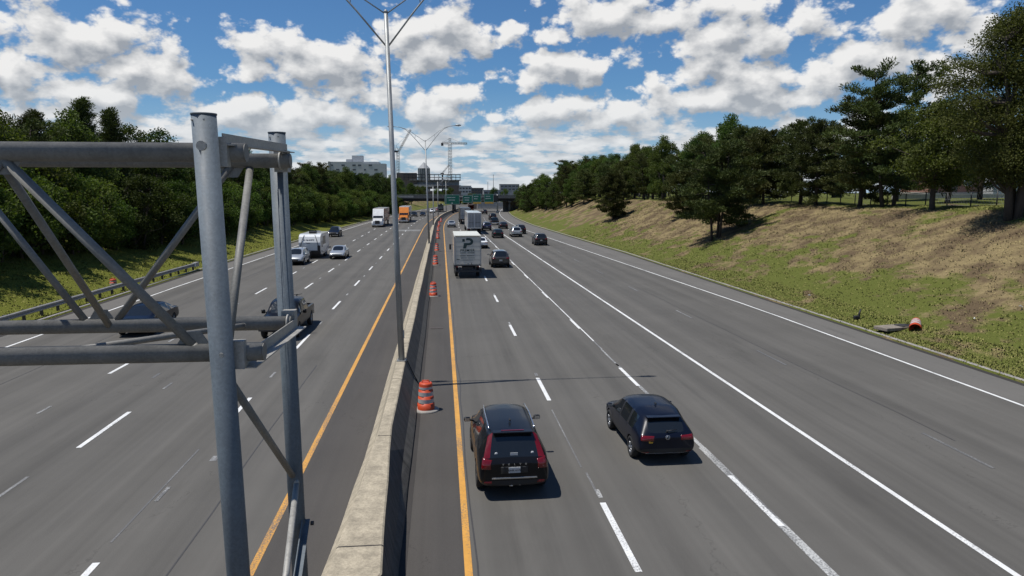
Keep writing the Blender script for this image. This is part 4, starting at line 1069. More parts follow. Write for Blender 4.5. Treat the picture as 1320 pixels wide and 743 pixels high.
car('suv', 'crossover_car', 'black oncoming crossover right of the orange semi truck', 'car', -8.7, 236.0, 0, P_black, group=GL, oncoming=True)
car('sedan', 'sedan_car', 'black oncoming sedan between a black crossover and a white one under the bridge', 'car', -6.1, 241.0, 0, P_black, group=GL, oncoming=True)
car('suv', 'crossover_car', 'white oncoming crossover under the bridge beside the second slim light pole', 'car', -3.4, 279.0, .0, P_white, group=GL, oncoming=True)
car('sedan', 'sedan_car', 'dark red oncoming car under the bridge next to the white motorhome', 'car', -1.2, 306.0, 0, P_red, group=GL, oncoming=True)

# --- a dark bicycle standing in the pickup's bed
t = thing('bicycle', 'dark bicycle standing upright in the bed of the black pickup', 'bicycle', (-8.4, 42.4, .62), R(12))
t.rotation_euler = (R(-8), 0, R(14))
for yy in (-.5, .55):
    mb = MB(); mb.tube([(0, yy + .33 * math.cos(a), .45 + .33 * math.sin(a)) for a in [i * math.pi / 12 for i in range(25)]], .022, 6, cap=False)
    w = mb.build('wheel', M_rubber, t)
    mb = MB()
    for i in range(8): a = i * math.pi / 4; mb.tube([(0, yy, .45), (0, yy + .32 * math.cos(a), .45 + .32 * math.sin(a))], .004, 4)
    mb.build('spokes', M_dark, w)
mb = MB(); mb.tube([(0, -.5, .45), (0, -.08, .43), (0, .38, .95), (0, -.18, .98), (0, -.08, .43)], .022, 6); mb.tube([(0, -.18, .98), (0, -.5, .45)], .015, 6); mb.tube([(0, .34, 1.10), (0, .42, .85), (0, .55, .45)], .02, 6); mb.build('bicycle_frame', M_dark, t)
mb = MB(); mb.tube([(-.30, .26, 1.16), (-.10, .36, 1.12), (.10, .36, 1.12), (.30, .26, 1.16)], .016, 6); mb.build('handlebar', M_black, t)
mb = MB(); mb.bbox((0, -.22, 1.12), (.14, .26, .06), .03); mb.tube([(0, -.18, .98), (0, -.2, 1.1)], .015, 6); mb.build('saddle', M_black, t)
t = thing('cargo_bag', 'lumpy black bag heaped beside the bicycle in the pickup bed', 'bag', (-8.05, 42.0, .62))
mb = MB(); rng = random.Random(3)
for i in range(9):
    a = i * .7; mb.bbox((.18 * math.cos(a), .34 * math.sin(a * 1.3), .30 + .09 * (i % 4)), (.40, .46, .40), .15, 0, True)
mb.build('bag_body', M_black, t)
mb = MB(); mb.tube([(0, -.2, .75), (0, -.05, .93), (0, .12, .93), (0, .25, .75)], .02, 6); mb.build('handle', M_dark, t)

# ------------------------------------------------------------------ trucks and trailers
TY, RI = wheel_meshes(.50, .28)
def truck_wheels(t, places, r=.5):
    for x, y in places:
        o = put('wheel', TY, t, (x, y, r), (0, 0, 0 if x > 0 else math.pi)); o.scale = (1, r / .5, r / .5); put('rim', RI, o)
def box_truck():
    t = thing('box_truck', 'white box truck with a dark green P emblem and PREMIER lettering on its rear door', 'box truck', (2.30, 64.1, .006), 0, GR)
    W, H0, H1, L = 2.42, 1.12, 3.82, 7.4
    mb = MB(); mb.bbox((0, L / 2 + .03, (H0 + H1) / 2), (W, L, H1 - H0), .05); mb.build('cargo_box', P_box, t)
    mb = MB(); mb.bbox((0, L / 2 + .03, H1 + .012), (W - .04, L - .04, .03), .01); mb.build('roof', P_cream, t)
    mb = MB(); mb.bbox((0, .015, (H0 + H1) / 2 + .02), (W - .24, .05, H1 - H0 - .30), .008); door = mb.build('rear_door', P_box, t)
    mb = MB()
    for i in range(1, 6): mb.box((0, -.012, H0 + .16 + i * .40), (W - .26, .006, .010))
    mb.build('door_seams', M_dark, door)
    mb = MB(); mb.box((0, .0, H0 + .06), (W, .10, .10)); mb.box((0, .0, H1 - .06), (W - .3, .06, .05)); mb.build('door_sill', M_dark, t)
    for s in (1, -1):
        mb = MB(); mb.bbox((s * (W / 2 - .05), -.01, 2.45), (.09, .05, 2.6), .015); mb.build('corner_post', P_trailer, t)
        mb = MB(); mb.bbox((s * .95, -.03, H0 - .06), (.18, .05, .09), .015); mb.build('tail_light', M_tail, t)
        mb = MB(); mb.bbox((s * (W / 2 - .01), .6, .72), (.05, .9, .55), .02); mb.build('mud_flap', M_black, t)
        mb = MB(); mb.tube([(s * 1.0, 8.2, 2.4), (s * 1.42, 8.1, 2.5)], .02, 6); mb.bbox((s * 1.45, 8.1, 2.25), (.20, .10, .55), .04); mb.build('mirror', M_black, t)
    mb = MB(); mb.box((0, 3.8, .92), (.95, 7.2, .22)); mb.bbox((0, .05, .66), (2.2, .14, .16), .03); mb.box((-.7, .1, .85), (.1, .1, .36)); mb.box((.7, .1, .85), (.1, .1, .36)); mb.build('chassis', M_dark, t)
    mb = MB(); mb.bbox((0, 8.25, 1.55), (2.2, 1.7, 1.9), .18); mb.bbox((0, 9.35, 1.15), (1.95, 1.0, 1.1), .2); mb.build('cab', P_white, t)
    mb = MB(); mb.bbox((0, 9.08, 2.02), (1.95, .1, .75), .04); mb.build('windscreen', M_glass, t)
    truck_wheels(t, [(.98, 2.0), (-.98, 2.0), (.98, 8.9), (-.98, 8.9)], .46)
    # emblem: a broad P with a separate square dot
    mg = mat('emblem_dark_green', (0.012, 0.035, 0.035), .5); y = -.018
    mb = MB(); mb.box((-.36, y, 3.42), (.22, .008, .23))
    o = []; c = (.10, 3.30)
    for i in range(15): a = math.pi / 2 - i * math.pi / 14; o.append((c[0] + .40 * math.cos(a), c[1] + .30 * math.sin(a) * 1.1))
    inn = [(c[0] + .16 * math.cos(math.pi / 2 - i * math.pi / 14), c[1] + .12 * math.sin(math.pi / 2 - i * math.pi / 14)) for i in range(15)]
    mb.prism(o + inn[::-1], y - .004, y + .004); mb.prism([(-.16, 3.42), (.10, 3.42), (.10, 3.63), (-.10, 3.63)], y - .0042, y + .0042)
    mb.prism([(-.32, 3.18), (.10, 3.18), (.10, 2.97), (-.06, 2.97), (-.14, 2.70), (-.42, 2.70)], y - .0044, y + .0044); mb.build('emblem', mg, door)
    put_text('PREMIER', .32, 'lettering', mg, door, (-.02, y, 2.52), (R(90), 0, 0), bold=.004, space=1.08)
    mb = MB(); rng = random.Random(8)
    for z, x0, x1, h in ((2.30, -.66, -.14, .09), (2.30, -.02, .60, .09), (2.04, -.66, -.22, .07), (2.04, -.06, .58, .07), (1.85, -.62, -.10, .055), (1.85, .02, .60, .055), (1.66, -.46, .44, .055), (1.72, -.98, -.72, .10)):
        x = x0
        while x < x1:
            w = rng.uniform(.03, .07); mb.box((x + w / 2, y, z), (w, .006, h * rng.uniform(.75, 1.0))); x += w + .022
    mb.build('print', mg, door)
    mb = MB(); mb.tube([(.30, -.03, 1.42), (.36, -.03, 1.30), (.36, -.03, 1.24)], .025, 6); mb.box((.02, -.02, 1.34), (.10, .02, .04)); mb.build('latch', M_dark, door)
box_truck()
def semi_trailer_rear(x, y, label, L, m_side, m_rear, H=4.05):
    t = thing('semi_trailer', label, 'truck', (x, y, .006), 0, GR); W = 2.6
    mb = MB(); mb.bbox((0, L / 2, (1.1 + H) / 2), (W, L, H - 1.1), .04); mb.build('cargo_box', m_side, t)
    for s in (1, -1):
        mb = MB(); mb.bbox((s * .625, -.02, (1.2 + H) / 2), (1.17, .05, H - 1.40), .01); d = mb.build('rear_door', m_rear, t)
        mb = MB(); mb.tube([(s * .30, -.065, 1.3), (s * .30, -.065, H - .2)], .02, 6); mb.tube([(s * .85, -.065, 1.3), (s * .85, -.065, H - .2)], .02, 6); mb.box((s * .6, -.052, 2.2), (.9, .012, .05)); mb.build('lock_rod', M_dark, d)
        mb = MB(); mb.bbox((s * 1.1, -.03, 1.0), (.22, .06, .10), .02); mb.build('tail_light', M_tail, t)
        mb = MB(); mb.bbox((s * .95, 3.4, .62), (.5, .03, .7), .01); mb.build('mud_flap', M_black, t)
    mb = MB(); mb.box((0, L / 2, 1.02), (1.0, L * .95, .16)); mb.box((0, .12, .56), (2.2, .10, .10)); mb.box((-.5, .12, .8), (.08, .08, .5)); mb.box((.5, .12, .8), (.08, .08, .5)); mb.build('chassis', M_dark, t)
    mb = MB(); mb.bbox((0, L + 2.1, 2.1), (2.4, 2.6, 2.6), .25); mb.bbox((0, L + 4.2, 1.45), (2.1, 1.9, 1.5), .25); mb.build('cab', P_white, t)
    truck_wheels(t, [(1.12, 1.5), (-1.12, 1.5), (1.12, 2.7), (-1.12, 2.7), (1.1, L + 1.2), (-1.1, L + 1.2), (1.1, L + 4.3), (-1.1, L + 4.3)])
semi_trailer_rear(6.05, 133.0, 'white semi trailer directly ahead of the P-emblem box truck, grey rear doors towards us', 15, P_white, P_trailer)
semi_trailer_rear(5.85, 176.0, 'dark grey semi trailer mostly hidden by the white trailer behind it', 15, P_dkgrey, P_trailer, 3.95)
def semi_oncoming(x, y, label, m_cab, m_tr, heading=0.0):
    t = thing('semi_truck', label, 'truck', (x, y, .006), math.pi + heading, GL)      # nose towards local +y
    mb = MB(); mb.prism([(-2.1, .55), (.0, .55), (.0, 1.35), (-.25, 1.72), (-1.75, 1.95), (-2.1, 1.95)], -1.02, 1.02, 'X'); mb.build('bonnet', m_cab, t)
    mb = MB(); mb.prism([(-4.6, .7), (-2.1, .7), (-2.1, 2.0), (-2.6, 2.85), (-3.3, 3.95), (-4.6, 4.02)], -1.22, 1.22, 'X'); mb.build('cab', m_cab, t)
    mb = MB(); mb.prism([(-2.13, 1.98), (-2.085, 2.0), (-2.58, 2.80), (-2.63, 2.78)], -1.10, 1.10, 'X'); mb.build('windscreen', M_glass, t)
    for s in (1, -1):
        mb = MB(); mb.prism([(-2.5, 2.0), (-3.25, 2.0), (-3.25, 2.7), (-2.75, 2.7)], s * 1.215, s * 1.232, 'X'); mb.build('side_window', M_glass, t)
        mb = MB(); mb.bbox((s * .82, .0, 1.0), (.34, .14, .26), .05); mb.build('headlight', M_clear, t)
        mb = MB(); mb.bbox((s * 1.50, -2.0, 2.35), (.16, .12, .75), .05); mb.tube([(s * 1.2, -2.2, 2.5), (s * 1.5, -2.0, 2.5)], .025, 6); mb.build('mirror', M_black, t)
        mb = MB(); mb.prism([(-1.75, .55), (-.05, .55), (-.15, 1.05), (-.5, 1.32), (-1.35, 1.32), (-1.7, 1.0)], s * .98, s * 1.26, 'X'); mb.build('mudguard', m_cab, t)
    mb = MB(); mb.bbox((0, .02, 1.12), (1.05, .08, .75), .05); mb.build('grille', M_dark, t)
    mb = MB(); mb.bbox((0, .08, .55), (2.45, .30, .36), .08); mb.build('bumper', M_chrome, t)
    mb = MB(); mb.bbox((0, -5.3 - 7.2, 2.58), (2.6, 14.4, 2.98), .05); tr = mb.build('trailer_box', m_tr, t)
    mb = MB(); mb.bbox((0, -5.3 - 7.2, 4.08), (2.55, 14.3, .03), .01); mb.build('trailer_roof', P_white, tr)
    mb = MB(); mb.box((0, -9.5, .95), (1.0, 18.0, .2)); mb.build('chassis', M_dark, t)
    truck_wheels(t, [(1.08, -.95), (-1.08, -.95), (1.1, -4.4), (-1.1, -4.4), (1.1, -5.7), (-1.1, -5.7), (1.1, -16.6), (-1.1, -16.6), (1.1, -17.9), (-1.1, -17.9)])
    return t
semi_oncoming(-14.2, 163.0, 'white oncoming semi truck with a red-brown trailer, left of the nearest lamp pole', P_white, P_rust)
semi_oncoming(-9.6, 186.0, 'orange oncoming semi truck with a grey trailer, just right of the nearest lamp pole', P_orange, P_trailer)
def camper(x, y, label, W, L, H, name='camper_trailer', word=True, group=GL):
    t = thing(name, label, 'camper', (x, y, .006), math.pi, group)
    mb = MB(); mb.prism([(0.0, .62), (.30, .95), (.34, 1.9), (.12, 2.55), (-.35, H - .06), (-.9, H), (-L, H), (-L, .55), (-.55, .45)], -W / 2, W / 2, 'X'); mb.build('camper_body', P_white, t)
    mb = MB(); mb.prism([(.08, .66), (.36, .97), (.395, 1.55), (.30, 1.55), (.29, 1.0)], -W / 2 - .004, -W / 2 + .32, 'X'); mb.prism([(.0, .40), (.30, .78), (.36, .97), (.0, .97)], -W / 2 + .1, W / 2 - .1, 'X'); mb.build('front_skirt', M_dark, t)
    for s in (1, -1):
        mb = MB(); mb.tube([(s * 1.04, .40, 1.0), (s * .98, .405, 1.6), (s * .80, .30, 2.25), (s * .60, .02, 2.75)], .035, 6); mb.build('front_trim', M_dark, t)
        mb = MB(); mb.box((s * (W / 2 + .006), -2.6, 2.05), (.02, 1.9, .95)); mb.build('side_window', M_glass, t)
        mb = MB(); mb.box((s * (W / 2 + .006), -.95, 1.65), (.02, .5, .75)); mb.build('side_window', M_glass, t)
        mb = MB(); mb.prism([(-.2, 1.0), (-2.6, .62), (-L + .1, 1.35), (-L + .1, 1.15), (-2.6, .50), (-.2, .72)], s * (W / 2 + .002), s * (W / 2 + .014), 'X'); mb.build('side_stripe', P_trailer, t)
        mb = MB(); mb.bbox((s * (W / 2 + .12), -L + .3, .9), (.24, .4, .12), .03); mb.build('step', M_black, t)
    mb = MB(); mb.bbox((-.1, -1.7, H + .14), (.8, 1.0, .28), .08); mb.build('roof_unit', M_black, t)
    mb = MB(); mb.bbox((-.35, -3.8, H + .10), (.6, .6, .2), .06); mb.build('roof_hatch', P_trailer, t)
    mb = MB(); mb.tube([(0, .3, .5), (0, 1.4, .5)], .05, 6); mb.bbox((0, .9, .75), (.5, .4, .4), .05); mb.build('drawbar', M_dark, t)
    truck_wheels(t, [(W / 2 - .14, -L * .55), (-W / 2 + .14, -L * .55), (W / 2 - .14, -L * .55 - .8), (-W / 2 + .14, -L * .55 - .8)], .36)
    if word:
        put_text('SUNSET', .36, 'lettering', M_ink, t, (.08, .262, 2.10), (R(100), 0, math.pi), bold=.012)
        put_text('TRAIL', .19, 'lettering', M_ink, t, (.16, .345, 1.82), (R(97), 0, math.pi), bold=.006)
camper(-15.25, 85.6, 'white camper trailer with black trim towed behind the silver oncoming crossover', 2.44, 6.4, 2.85)
camper(-.2, 298.0, 'small white motorhome far off beyond the white oncoming crossover', 2.3, 6.5, 3.0, 'motorhome', False)
# ------------------------------------------------------------------ overpass bridge and sign gantry where the road bends
M_steel = mat('dark_bridge_steel', (0.020, 0.021, 0.022), 0.7, 0, .3, 2)
M_deck = concrete('bridge_concrete', (0.20, 0.195, 0.185), 0.7)
M_pale = concrete('pale_wall_concrete', (0.50, 0.48, 0.44), 0.45)
def bridge():
    t = thing('overpass_bridge', 'dark steel overpass bridge crossing the whole road behind the green signs', 'bridge', (0, 290, 0))
    mb = MB(); mb.box((1, 5, 5.62), (92, 11, .34)); mb.build('deck', M_deck, t)
    for yy in (-.35, 10.35):
        mb = MB(); mb.box((1, yy, 6.25), (92, .22, .92)); mb.build('parapet', M_deck, t)
        mb = MB(); mb.box((1, yy, 7.02), (92, .08, .08))
        for i in range(46): mb.box((-44 + i * 2, yy, 6.86), (.08, .08, .30))
        mb.build('railing', M_lamp, t)
    for i in range(5):
        mb = MB(); y = .3 + i * 2.3; mb.box((1, y, 4.92), (92, .05, 1.06)); mb.box((1, y, 4.40), (92, .34, .06)); mb.build('girder', M_steel, t)
    for x in (-24.0, -1.0 + cx(290), 27.5):
        mb = MB(); mb.box((x, 5, 4.1), (1.1, 10, .5))
        mb.build('pier_cap', M_deck, t)
        for y in (1.2, 5, 8.8): mb = MB(); mb.tube([(x, y, -.2), (x, y, 3.85)], .42, 12); mb.build('pier', M_deck, t)
    for x, s in ((-40, 1), (45, -1)):
        mb = MB(); mb.box((x, 5, 3.0), (6, 11, 5.0)); mb.build('abutment', M_deck, t)
    mb = MB(); mb.box((-14.6, -.49, 6.18), (7.5, .04, .78)); mb.build('parapet_panel', M_pale, t)
bridge()
M_green = mat('green_sign_sheeting', (0.006, 0.14, 0.085), 0.45, 0, .06)
M_signw = mat('white_sign_sheeting', (0.62, 0.64, 0.62), 0.4)
M_signy = mat('yellow_sign_sheeting', (0.66, 0.36, 0.02), 0.4)
def far_gantry():
    t = thing('overhead_sign_gantry', 'distant overhead gantry holding green direction signs over the right carriageway', 'gantry', (12.7, 275, 0))
    for x in (-8.3, 8.6):
        mb = MB(); mb.tube([(x, 0, -.1), (x, 0, 7.0)], .30, 10); mb.bbox((x, 0, .45), (1.1, 1.1, .9), .08); mb.build('post', M_dark if x < 0 else M_lamp, t)
    mb = MB()
    for z in (4.9, 6.3):
        for y in (-.5, .5): mb.tube([(-8.6, y, z), (8.9, y, z)], .08, 6)
    for i in range(12):
        x = -8.4 + i * 1.44
        for y in (-.5, .5): mb.tube([(x, y, 4.9), (x + .72, y, 6.3), (x + 1.44, y, 4.9)], .04, 5)
    mb.build('truss', M_lamp, t)
far_gantry()
def road_sign(x0, x1, z0, z1, label, lines, yellow=False, arrow=None):
    y = 274.2; c = (x0 + x1) / 2; t = thing('direction_sign', label, 'road sign', (c, y, z0)); w, h = x1 - x0, z1 - z0
    mb = MB(); mb.bbox((0, 0, h / 2), (w, .08, h), .03); mb.build('panel', M_green, t)
    mb = MB()
    for zz in (.07, h - .07): mb.box((0, -.045, zz), (w - .1, .012, .06))
    for s in (1, -1): mb.box((s * (w / 2 - .07), -.045, h / 2), (.06, .012, h - .2))
    mb.build('border', M_signw, t)
    mb = MB(); rng = random.Random(int(x0 * 10))
    for fx, fz, fw in lines:
        x = (fx - .5) * w; n = int(fw * w / .34)
        for i in range(n): mb.box((x + i * .34, -.045, fz * h), (rng.uniform(.16, .26), .012, .34))
    mb.build('legend', M_signw, t)
    if yellow:
        mb = MB(); mb.bbox((.1, -.01, -.26), (w * .92, .08, .62), .03); mb.build('exit_panel', M_signy, t)
    if arrow is not None:
        mb = MB(); x = (arrow - .5) * w; mb.box((x, -.048, .55), (.14, .012, .5)); mb.prism([(x - .3, .48), (x + .3, .48), (x, .12)], -.055, -.043); mb.build('arrow', M_signw, t)
    mb = MB()
    for s in (1, -1): mb.box((s * w * .3, .18, h / 2), (.08, .26, h * .8))
    mb.build('bracket', M_lamp, t)
road_sign(1.3, 6.9, 3.35, 6.9, 'widest green direction sign, leftmost on the distant gantry, no yellow strip', [(.2, .72, .6), (.3, .45, .45)], False, .5)
road_sign(8.1, 11.75, 3.95, 6.7, 'lowest green direction sign, second along the distant gantry', [(.2, .68, .6), (.25, .36, .5)])
road_sign(11.85, 15.1, 4.15, 7.2, 'green direction sign with a yellow strip, third along the distant gantry', [(.2, .7, .6), (.2, .42, .5)], True)
road_sign(16.2, 19.8, 4.15, 7.2, 'bluish-green direction sign with the longest yellow strip, last on the distant gantry', [(.2, .72, .5), (.2, .45, .6)], True)
t = thing('message_board', 'black electronic message board at the right end of the distant gantry', 'sign', (20.7, 274.3, 4.5))
mb = MB(); mb.bbox((0, 0, 1.1), (1.7, .5, 2.3), .05); mb.build('housing', M_black, t); mb = MB(); mb.box((0, -.27, 1.1), (1.4, .02, 1.9)); mb.build('display', M_dark, t); mb = MB(); mb.box((0, .4, 1.1), (.2, .4, 1.6)); mb.build('bracket', M_dark, t)

# concrete ramp walls and works beyond the bridge
def wall(x0, y0, x1, y1, h, th, label, m):
    t = thing('concrete_wall', label, 'wall', (x0, y0, 0)); d = Vector((x1 - x0, y1 - y0, 0)); L = d.length; a = math.atan2(d.y, d.x); t.rotation_euler = (0, 0, a)
    mb = MB(); mb.box((L / 2, 0, h / 2 - .1), (L, th, h + .2)); mb.build('wall_slab', m, t); mb = MB(); mb.box((L / 2, 0, h + .08), (L, th + .16, .16)); mb.build('coping', m, t)
wall(17.5, 352, 33, 352, 3.0, .5, 'pale concrete ramp wall under the green sign with the longest yellow strip', M_pale)
wall(12.5, 346, 17.0, 350, 2.2, .4, 'sand-coloured concrete ramp wall left of the pale one', concrete('sand_concrete', (0.42, 0.33, 0.24), .5))
wall(25.5, 300, 40, 300, 4.5, .4, 'short pale retaining wall at the foot of the right bridge end', M_pale)
t = thing('dump_truck', 'small orange-red dump truck working below the distant green signs', 'truck', (12.2, 300, 0))
mb = MB(); mb.prism([(-1.5, 1.2), (2.6, 1.2), (2.9, 2.7), (-1.9, 2.7)], -1.2, 1.2, 'X'); mb.build('tipper_body', P_red, t); mb = MB(); mb.bbox((0, 4.0, 1.7), (2.2, 1.8, 2.0), .15); mb.build('cab', P_orange, t); mb = MB(); mb.box((0, 1.5, .95), (.9, 6, .3)); mb.build('chassis', M_dark, t); truck_wheels(t, [(1, -.6), (-1, -.6), (1, .6), (-1, .6), (1, 4.2), (-1, 4.2)])

# ------------------------------------------------------------------ the town behind
M_wh = mat('pale_facade', (0.42, 0.43, 0.44), .7, 0, .06, .3)
M_whd = mat('grey_facade', (0.26, 0.27, 0.28), .7, 0, .08, .3)
M_win = mat('dark_window_band', (0.05, 0.06, 0.07), .2)
M_brownf = mat('brown_facade', (0.10, 0.085, 0.075), .8, 0, .1, .3)
t = thing('hospital_building', 'long pale grey block with a stepped tower above the left trees', 'building', (-67, 600, 0))
for nm, c, d in (('wall', (-2, 0, 16), (40, 16, 32.6)), ('wall', (14, -1.7, 15.4), (18, 15, 31)), ('roof_tower', (0, 4, 34.8), (8.6, 8, 5.6)), ('roof_tower', (-6.5, 4, 33.4), (5, 8, 2.4))):
    mb = MB(); mb.box(c, d); mb.build(nm, M_wh, t)
for z in (12, 15.5, 19, 22.5, 26, 29.5):
    for i in range(9):
        x = -19 + i * 4.3
        if (i * 7 + int(z)) % 5 in (0, 1): continue
        mb = MB(); mb.box((x, -8.05 if x < 4 else -9.25, z), (2.6 if i % 3 else 1.4, .12, 1.3)); mb.build('window', M_win, t)
mb = MB(); mb.box((-21.2, -8.3, 16), (1.6, 1.2, 32.8)); mb.build('stair_tower', M_whd, t)
t = thing('office_tower', 'distant glass office tower with a pointed pyramid roof', 'building', (-25, 1100, 0))
mb = MB(); mb.prism([(-9, -4), (-5, -8), (5, -8), (9, -4), (9, 4), (5, 8), (-5, 8), (-9, 4)], 0, 44, 'Z'); mb.build('shaft', mat('tower_glass', (.07, .085, .10), .25), t)
mb = MB(); mb.lathe([(9.2, 44), (.01, 53.5)], 8, smooth=False); mb.build('pyramid_roof', M_whd, t)
for i in range(5): mb = MB(); mb.box((-6.4 + i * 3.2, -8.15, 22), (.9, .3, 44)); mb.build('mullion', M_whd, t)
def site():
    t = thing('unfinished_building', 'unfinished concrete and steel building under the tower cranes', 'building', (-8, 520, 0))
    mb = MB(); mb.box((-16, 6, 10.6), (14, 20, 22.0)); mb.build('brown_block', M_brownf, t)
    for z in (9.0, 12.8, 16.6): mb = MB(); mb.box((4, 4, z), (36, 18, .5)); mb.build('floor_slab', M_pale if z < 15 else M_whd, t)
    mb = MB(); mb.box((6, 6, 13.6), (30, 14, 6.2)); mb.build('core_wall', M_whd, t)
    mb = MB(); mb.box((2, 2, 4.5), (40, 20, 8.6)); mb.build('base_block', M_brownf, t)
    mb = MB(); mb.box((2, -6.3, 20.4), (40, .4, .5)); mb.box((2, -6.3, 18.4), (40, .4, .4))
    for i in range(14): mb.box((-17.5 + i * 3, -6.3, 18.4), (.4, .4, 4.4))
    mb.build('steel_frame', M_dark, t)
    mb = MB(); mb.box((-5, -6.6, 12.6), (16, .5, 1.6)); mb.build('white_panel', M_pale, t)
    mb = MB(); mb.box((17, -6.5, 9.6), (7, .5, 7.0)); mb.build('brick_panel', M_brownf, t)
    return t
site()
M_crane = mat('crane_steel', (0.10, 0.10, 0.10), .6)
def lattice(mb, a, b, w, n):
    a, b = Vector(a), Vector(b); d = (b - a).normalized(); u = d.orthogonal().normalized() * w / 2; v = d.cross(u).normalized() * w / 2
    cs = [u + v, u - v, -u - v, -u + v]
    for c in cs: mb.tube([a + c, b + c], w * .10, 4)
    for i in range(n):
        p, q = a.lerp(b, i / n), a.lerp(b, (i + 1) / n)
        for k in range(4): mb.tube([p + cs[k], q + cs[(k + 1) % 4]], w * .06, 4)
t = thing('tower_crane', 'hammerhead tower crane with a level jib over the unfinished building', 'crane', (7.2, 560, 0))
mb = MB(); lattice(mb, (0, 0, 0), (0, 0, 45), 1.9, 20); mb.build('mast', M_crane, t)
mb = MB(); lattice(mb, (1, 0, 45.2), (13.2, 0, 45.0), 1.2, 10); mb.build('jib', M_crane, t)
mb = MB(); lattice(mb, (-1, 0, 45.2), (-6, 0, 45.2), 1.2, 4); mb.build('counter_jib', M_crane, t)
mb = MB(); mb.box((-5.8, 0, 44.3), (1.8, 1.2, 2.2)); mb.build('counterweight', M_dark, t)
mb = MB(); lattice(mb, (0, 0, 45), (0, 0, 49), 1.2, 3); mb.tube([(0, 0, 49), (8.5, 0, 45.7)], .08, 4); mb.tube([(0, 0, 49), (-5.5, 0, 45.7)], .08, 4); mb.build('tower_head', M_crane, t)
t = thing('luffing_crane', 'luffing crane with its jib raised steeply beside the tall lamp pole', 'crane', (-36.8, 640, 0))
mb = MB(); lattice(mb, (0, 0, 0), (0, 0, 43), 2.0, 18); mb.build('mast', M_crane, t)
mb = MB(); lattice(mb, (.6, 0, 43), (11.5, 0, 62), 1.3, 12); mb.build('jib', M_crane, t)
mb = MB(); mb.box((-1.6, 0, 43.2), (4, 1.6, 1.6)); mb.tube([(-2, 0, 44), (-1.2, 0, 48.5), (.5, 0, 44)], .22, 5); mb.tube([(-1.2, 0, 48.5), (9, 0, 57.8)], .07, 4); mb.build('machinery_deck', M_dark, t)
t = thing('mobile_crane', 'low crawler crane jib slanting over the unfinished steel frame', 'crane', (2, 505, 0))
mb = MB(); lattice(mb, (-1, 0, 21), (4, 0, 27), .7, 6); mb.build('jib', M_crane, t); mb = MB(); mb.box((-1, 0, 20.6), (2.4, 1.6, 1.2)); mb.tube([(-1, 0, 1), (-1, 0, 20)], .4, 6); mb.build('machine_body', M_dark, t)
for nm, lab, x, y, w, d, h, m in (('low_building', 'low pale office block right of the unfinished building', 21.5, 700, 14.5, 14, 14.2, M_wh), ('low_building', 'brown low building half hidden behind the green signs', 36, 760, 16, 14, 12.6, M_brownf), ('low_building', 'grey-beige low block above the gap in the distant signs', 27, 780, 12, 12, 13.5, M_whd),
        ('flat_block', 'flat-roofed grey block just left of the dark trees on the right', 75, 800, 21, 16, 17.0, M_whd), ('flat_block', 'pale low warehouse below the flat-roofed grey block', 48, 640, 22, 14, 10.0, M_whd)):
    t = thing(nm, lab, 'building', (x, y, 0)); mb = MB(); mb.box((0, 0, h / 2), (w, d, h)); mb.build('wall', m, t)
    mb = MB(); mb.box((0, 0, h + .15), (w + .4, d + .4, .3)); mb.build('roof', M_whd, t)
    for i in range(5):
        for z in (h - 2.2, h - 5.4): mb = MB(); mb.box((-w / 2 + (i + .5) * w / 5, -d / 2 - .05, z), (w / 7, .12, 1.5)); mb.build('window', M_win, t)
for x, h, lab in ((43.2, 22.8, 'tall thin radio mast on the horizon above the distant signs'), (38.6, 16.8, 'shorter thin pole left of the radio mast on the horizon')):
    t = thing('radio_mast', lab, 'mast', (x, 600, 0)); mb = MB(); mb.tube([(0, 0, 0), (0, 0, h)], [.32, .16], 6); mb.build('pole', M_crane, t); mb = MB(); mb.box((0, 0, h - 1), (.9, .2, .2)); mb.build('aerial', M_crane, t)
rng = random.Random(77)
for i in range(26):
    yy = rng.uniform(325, 470); x = rng.uniform(-75, -12) if i < 16 else rng.uniform(48, 92)
    tree(rng.choice(['oak1', 'oak2', 'maple1']), 'leafy_tree', 'leafy tree on the rise beyond the left end of the bridge' if x < 0 else 'leafy tree beyond the right end of the bridge', 'tree', x, yy, rng.uniform(.75, 1.0), rng.uniform(0, 6), group='trees beyond the bridge' + (' (left)' if x < 0 else ' (right)'))
for i in range(46):
    x = -95 + i * 4.6 + rng.uniform(-1.5, 1.5)
    tree(rng.choice(['bush1', 'bush2', 'oak3']), 'distant_tree', 'low dark tree in the line closing the view far beyond the bridge', 'tree', x, 470 + rng.uniform(-12, 40), rng.uniform(.85, 1.25), rng.uniform(0, 6), z=0, group='far line of trees beyond the bridge')

# ------------------------------------------------------------------ right bank: fence, house, lamp, drain, litter
M_brick = None
def brick_mat():
    m, k, b = principled('red_brick'); t = k.n.new('ShaderNodeTexBrick'); k.put(t.inputs['Vector'], k.v('MULTIPLY', k.obj(), (1, 1, 1)))
    x, y, z = k.xyz(k.obj()); k.put(t.inputs['Vector'], k.comb(k.m('ADD', x, y), z, 0.0))
    t.inputs['Color1'].default_value = (0.19, 0.075, 0.05, 1); t.inputs['Color2'].default_value = (0.27, 0.11, 0.075, 1); t.inputs['Mortar'].default_value = (.3, .27, .24, 1); t.inputs['Scale'].default_value = 4.2
    k.put(b.inputs['Base Color'], t.outputs['Color']); b.inputs['Roughness'].default_value = .9; return m
M_brick = brick_mat()
zl = ground_z(58, 76)
t = thing('brick_house', 'red brick house with a grey stone base behind the wire fence', 'house', (69.8, 93, zl))
mb = MB(); mb.box((0, 3, 2.4), (7.5, 6, 2.8)); mb.build('brick_wall', M_brick, t); mb = MB(); mb.box((0, 3, .5), (7.7, 6.2, 1.0)); mb.build('stone_base', M_pale, t)
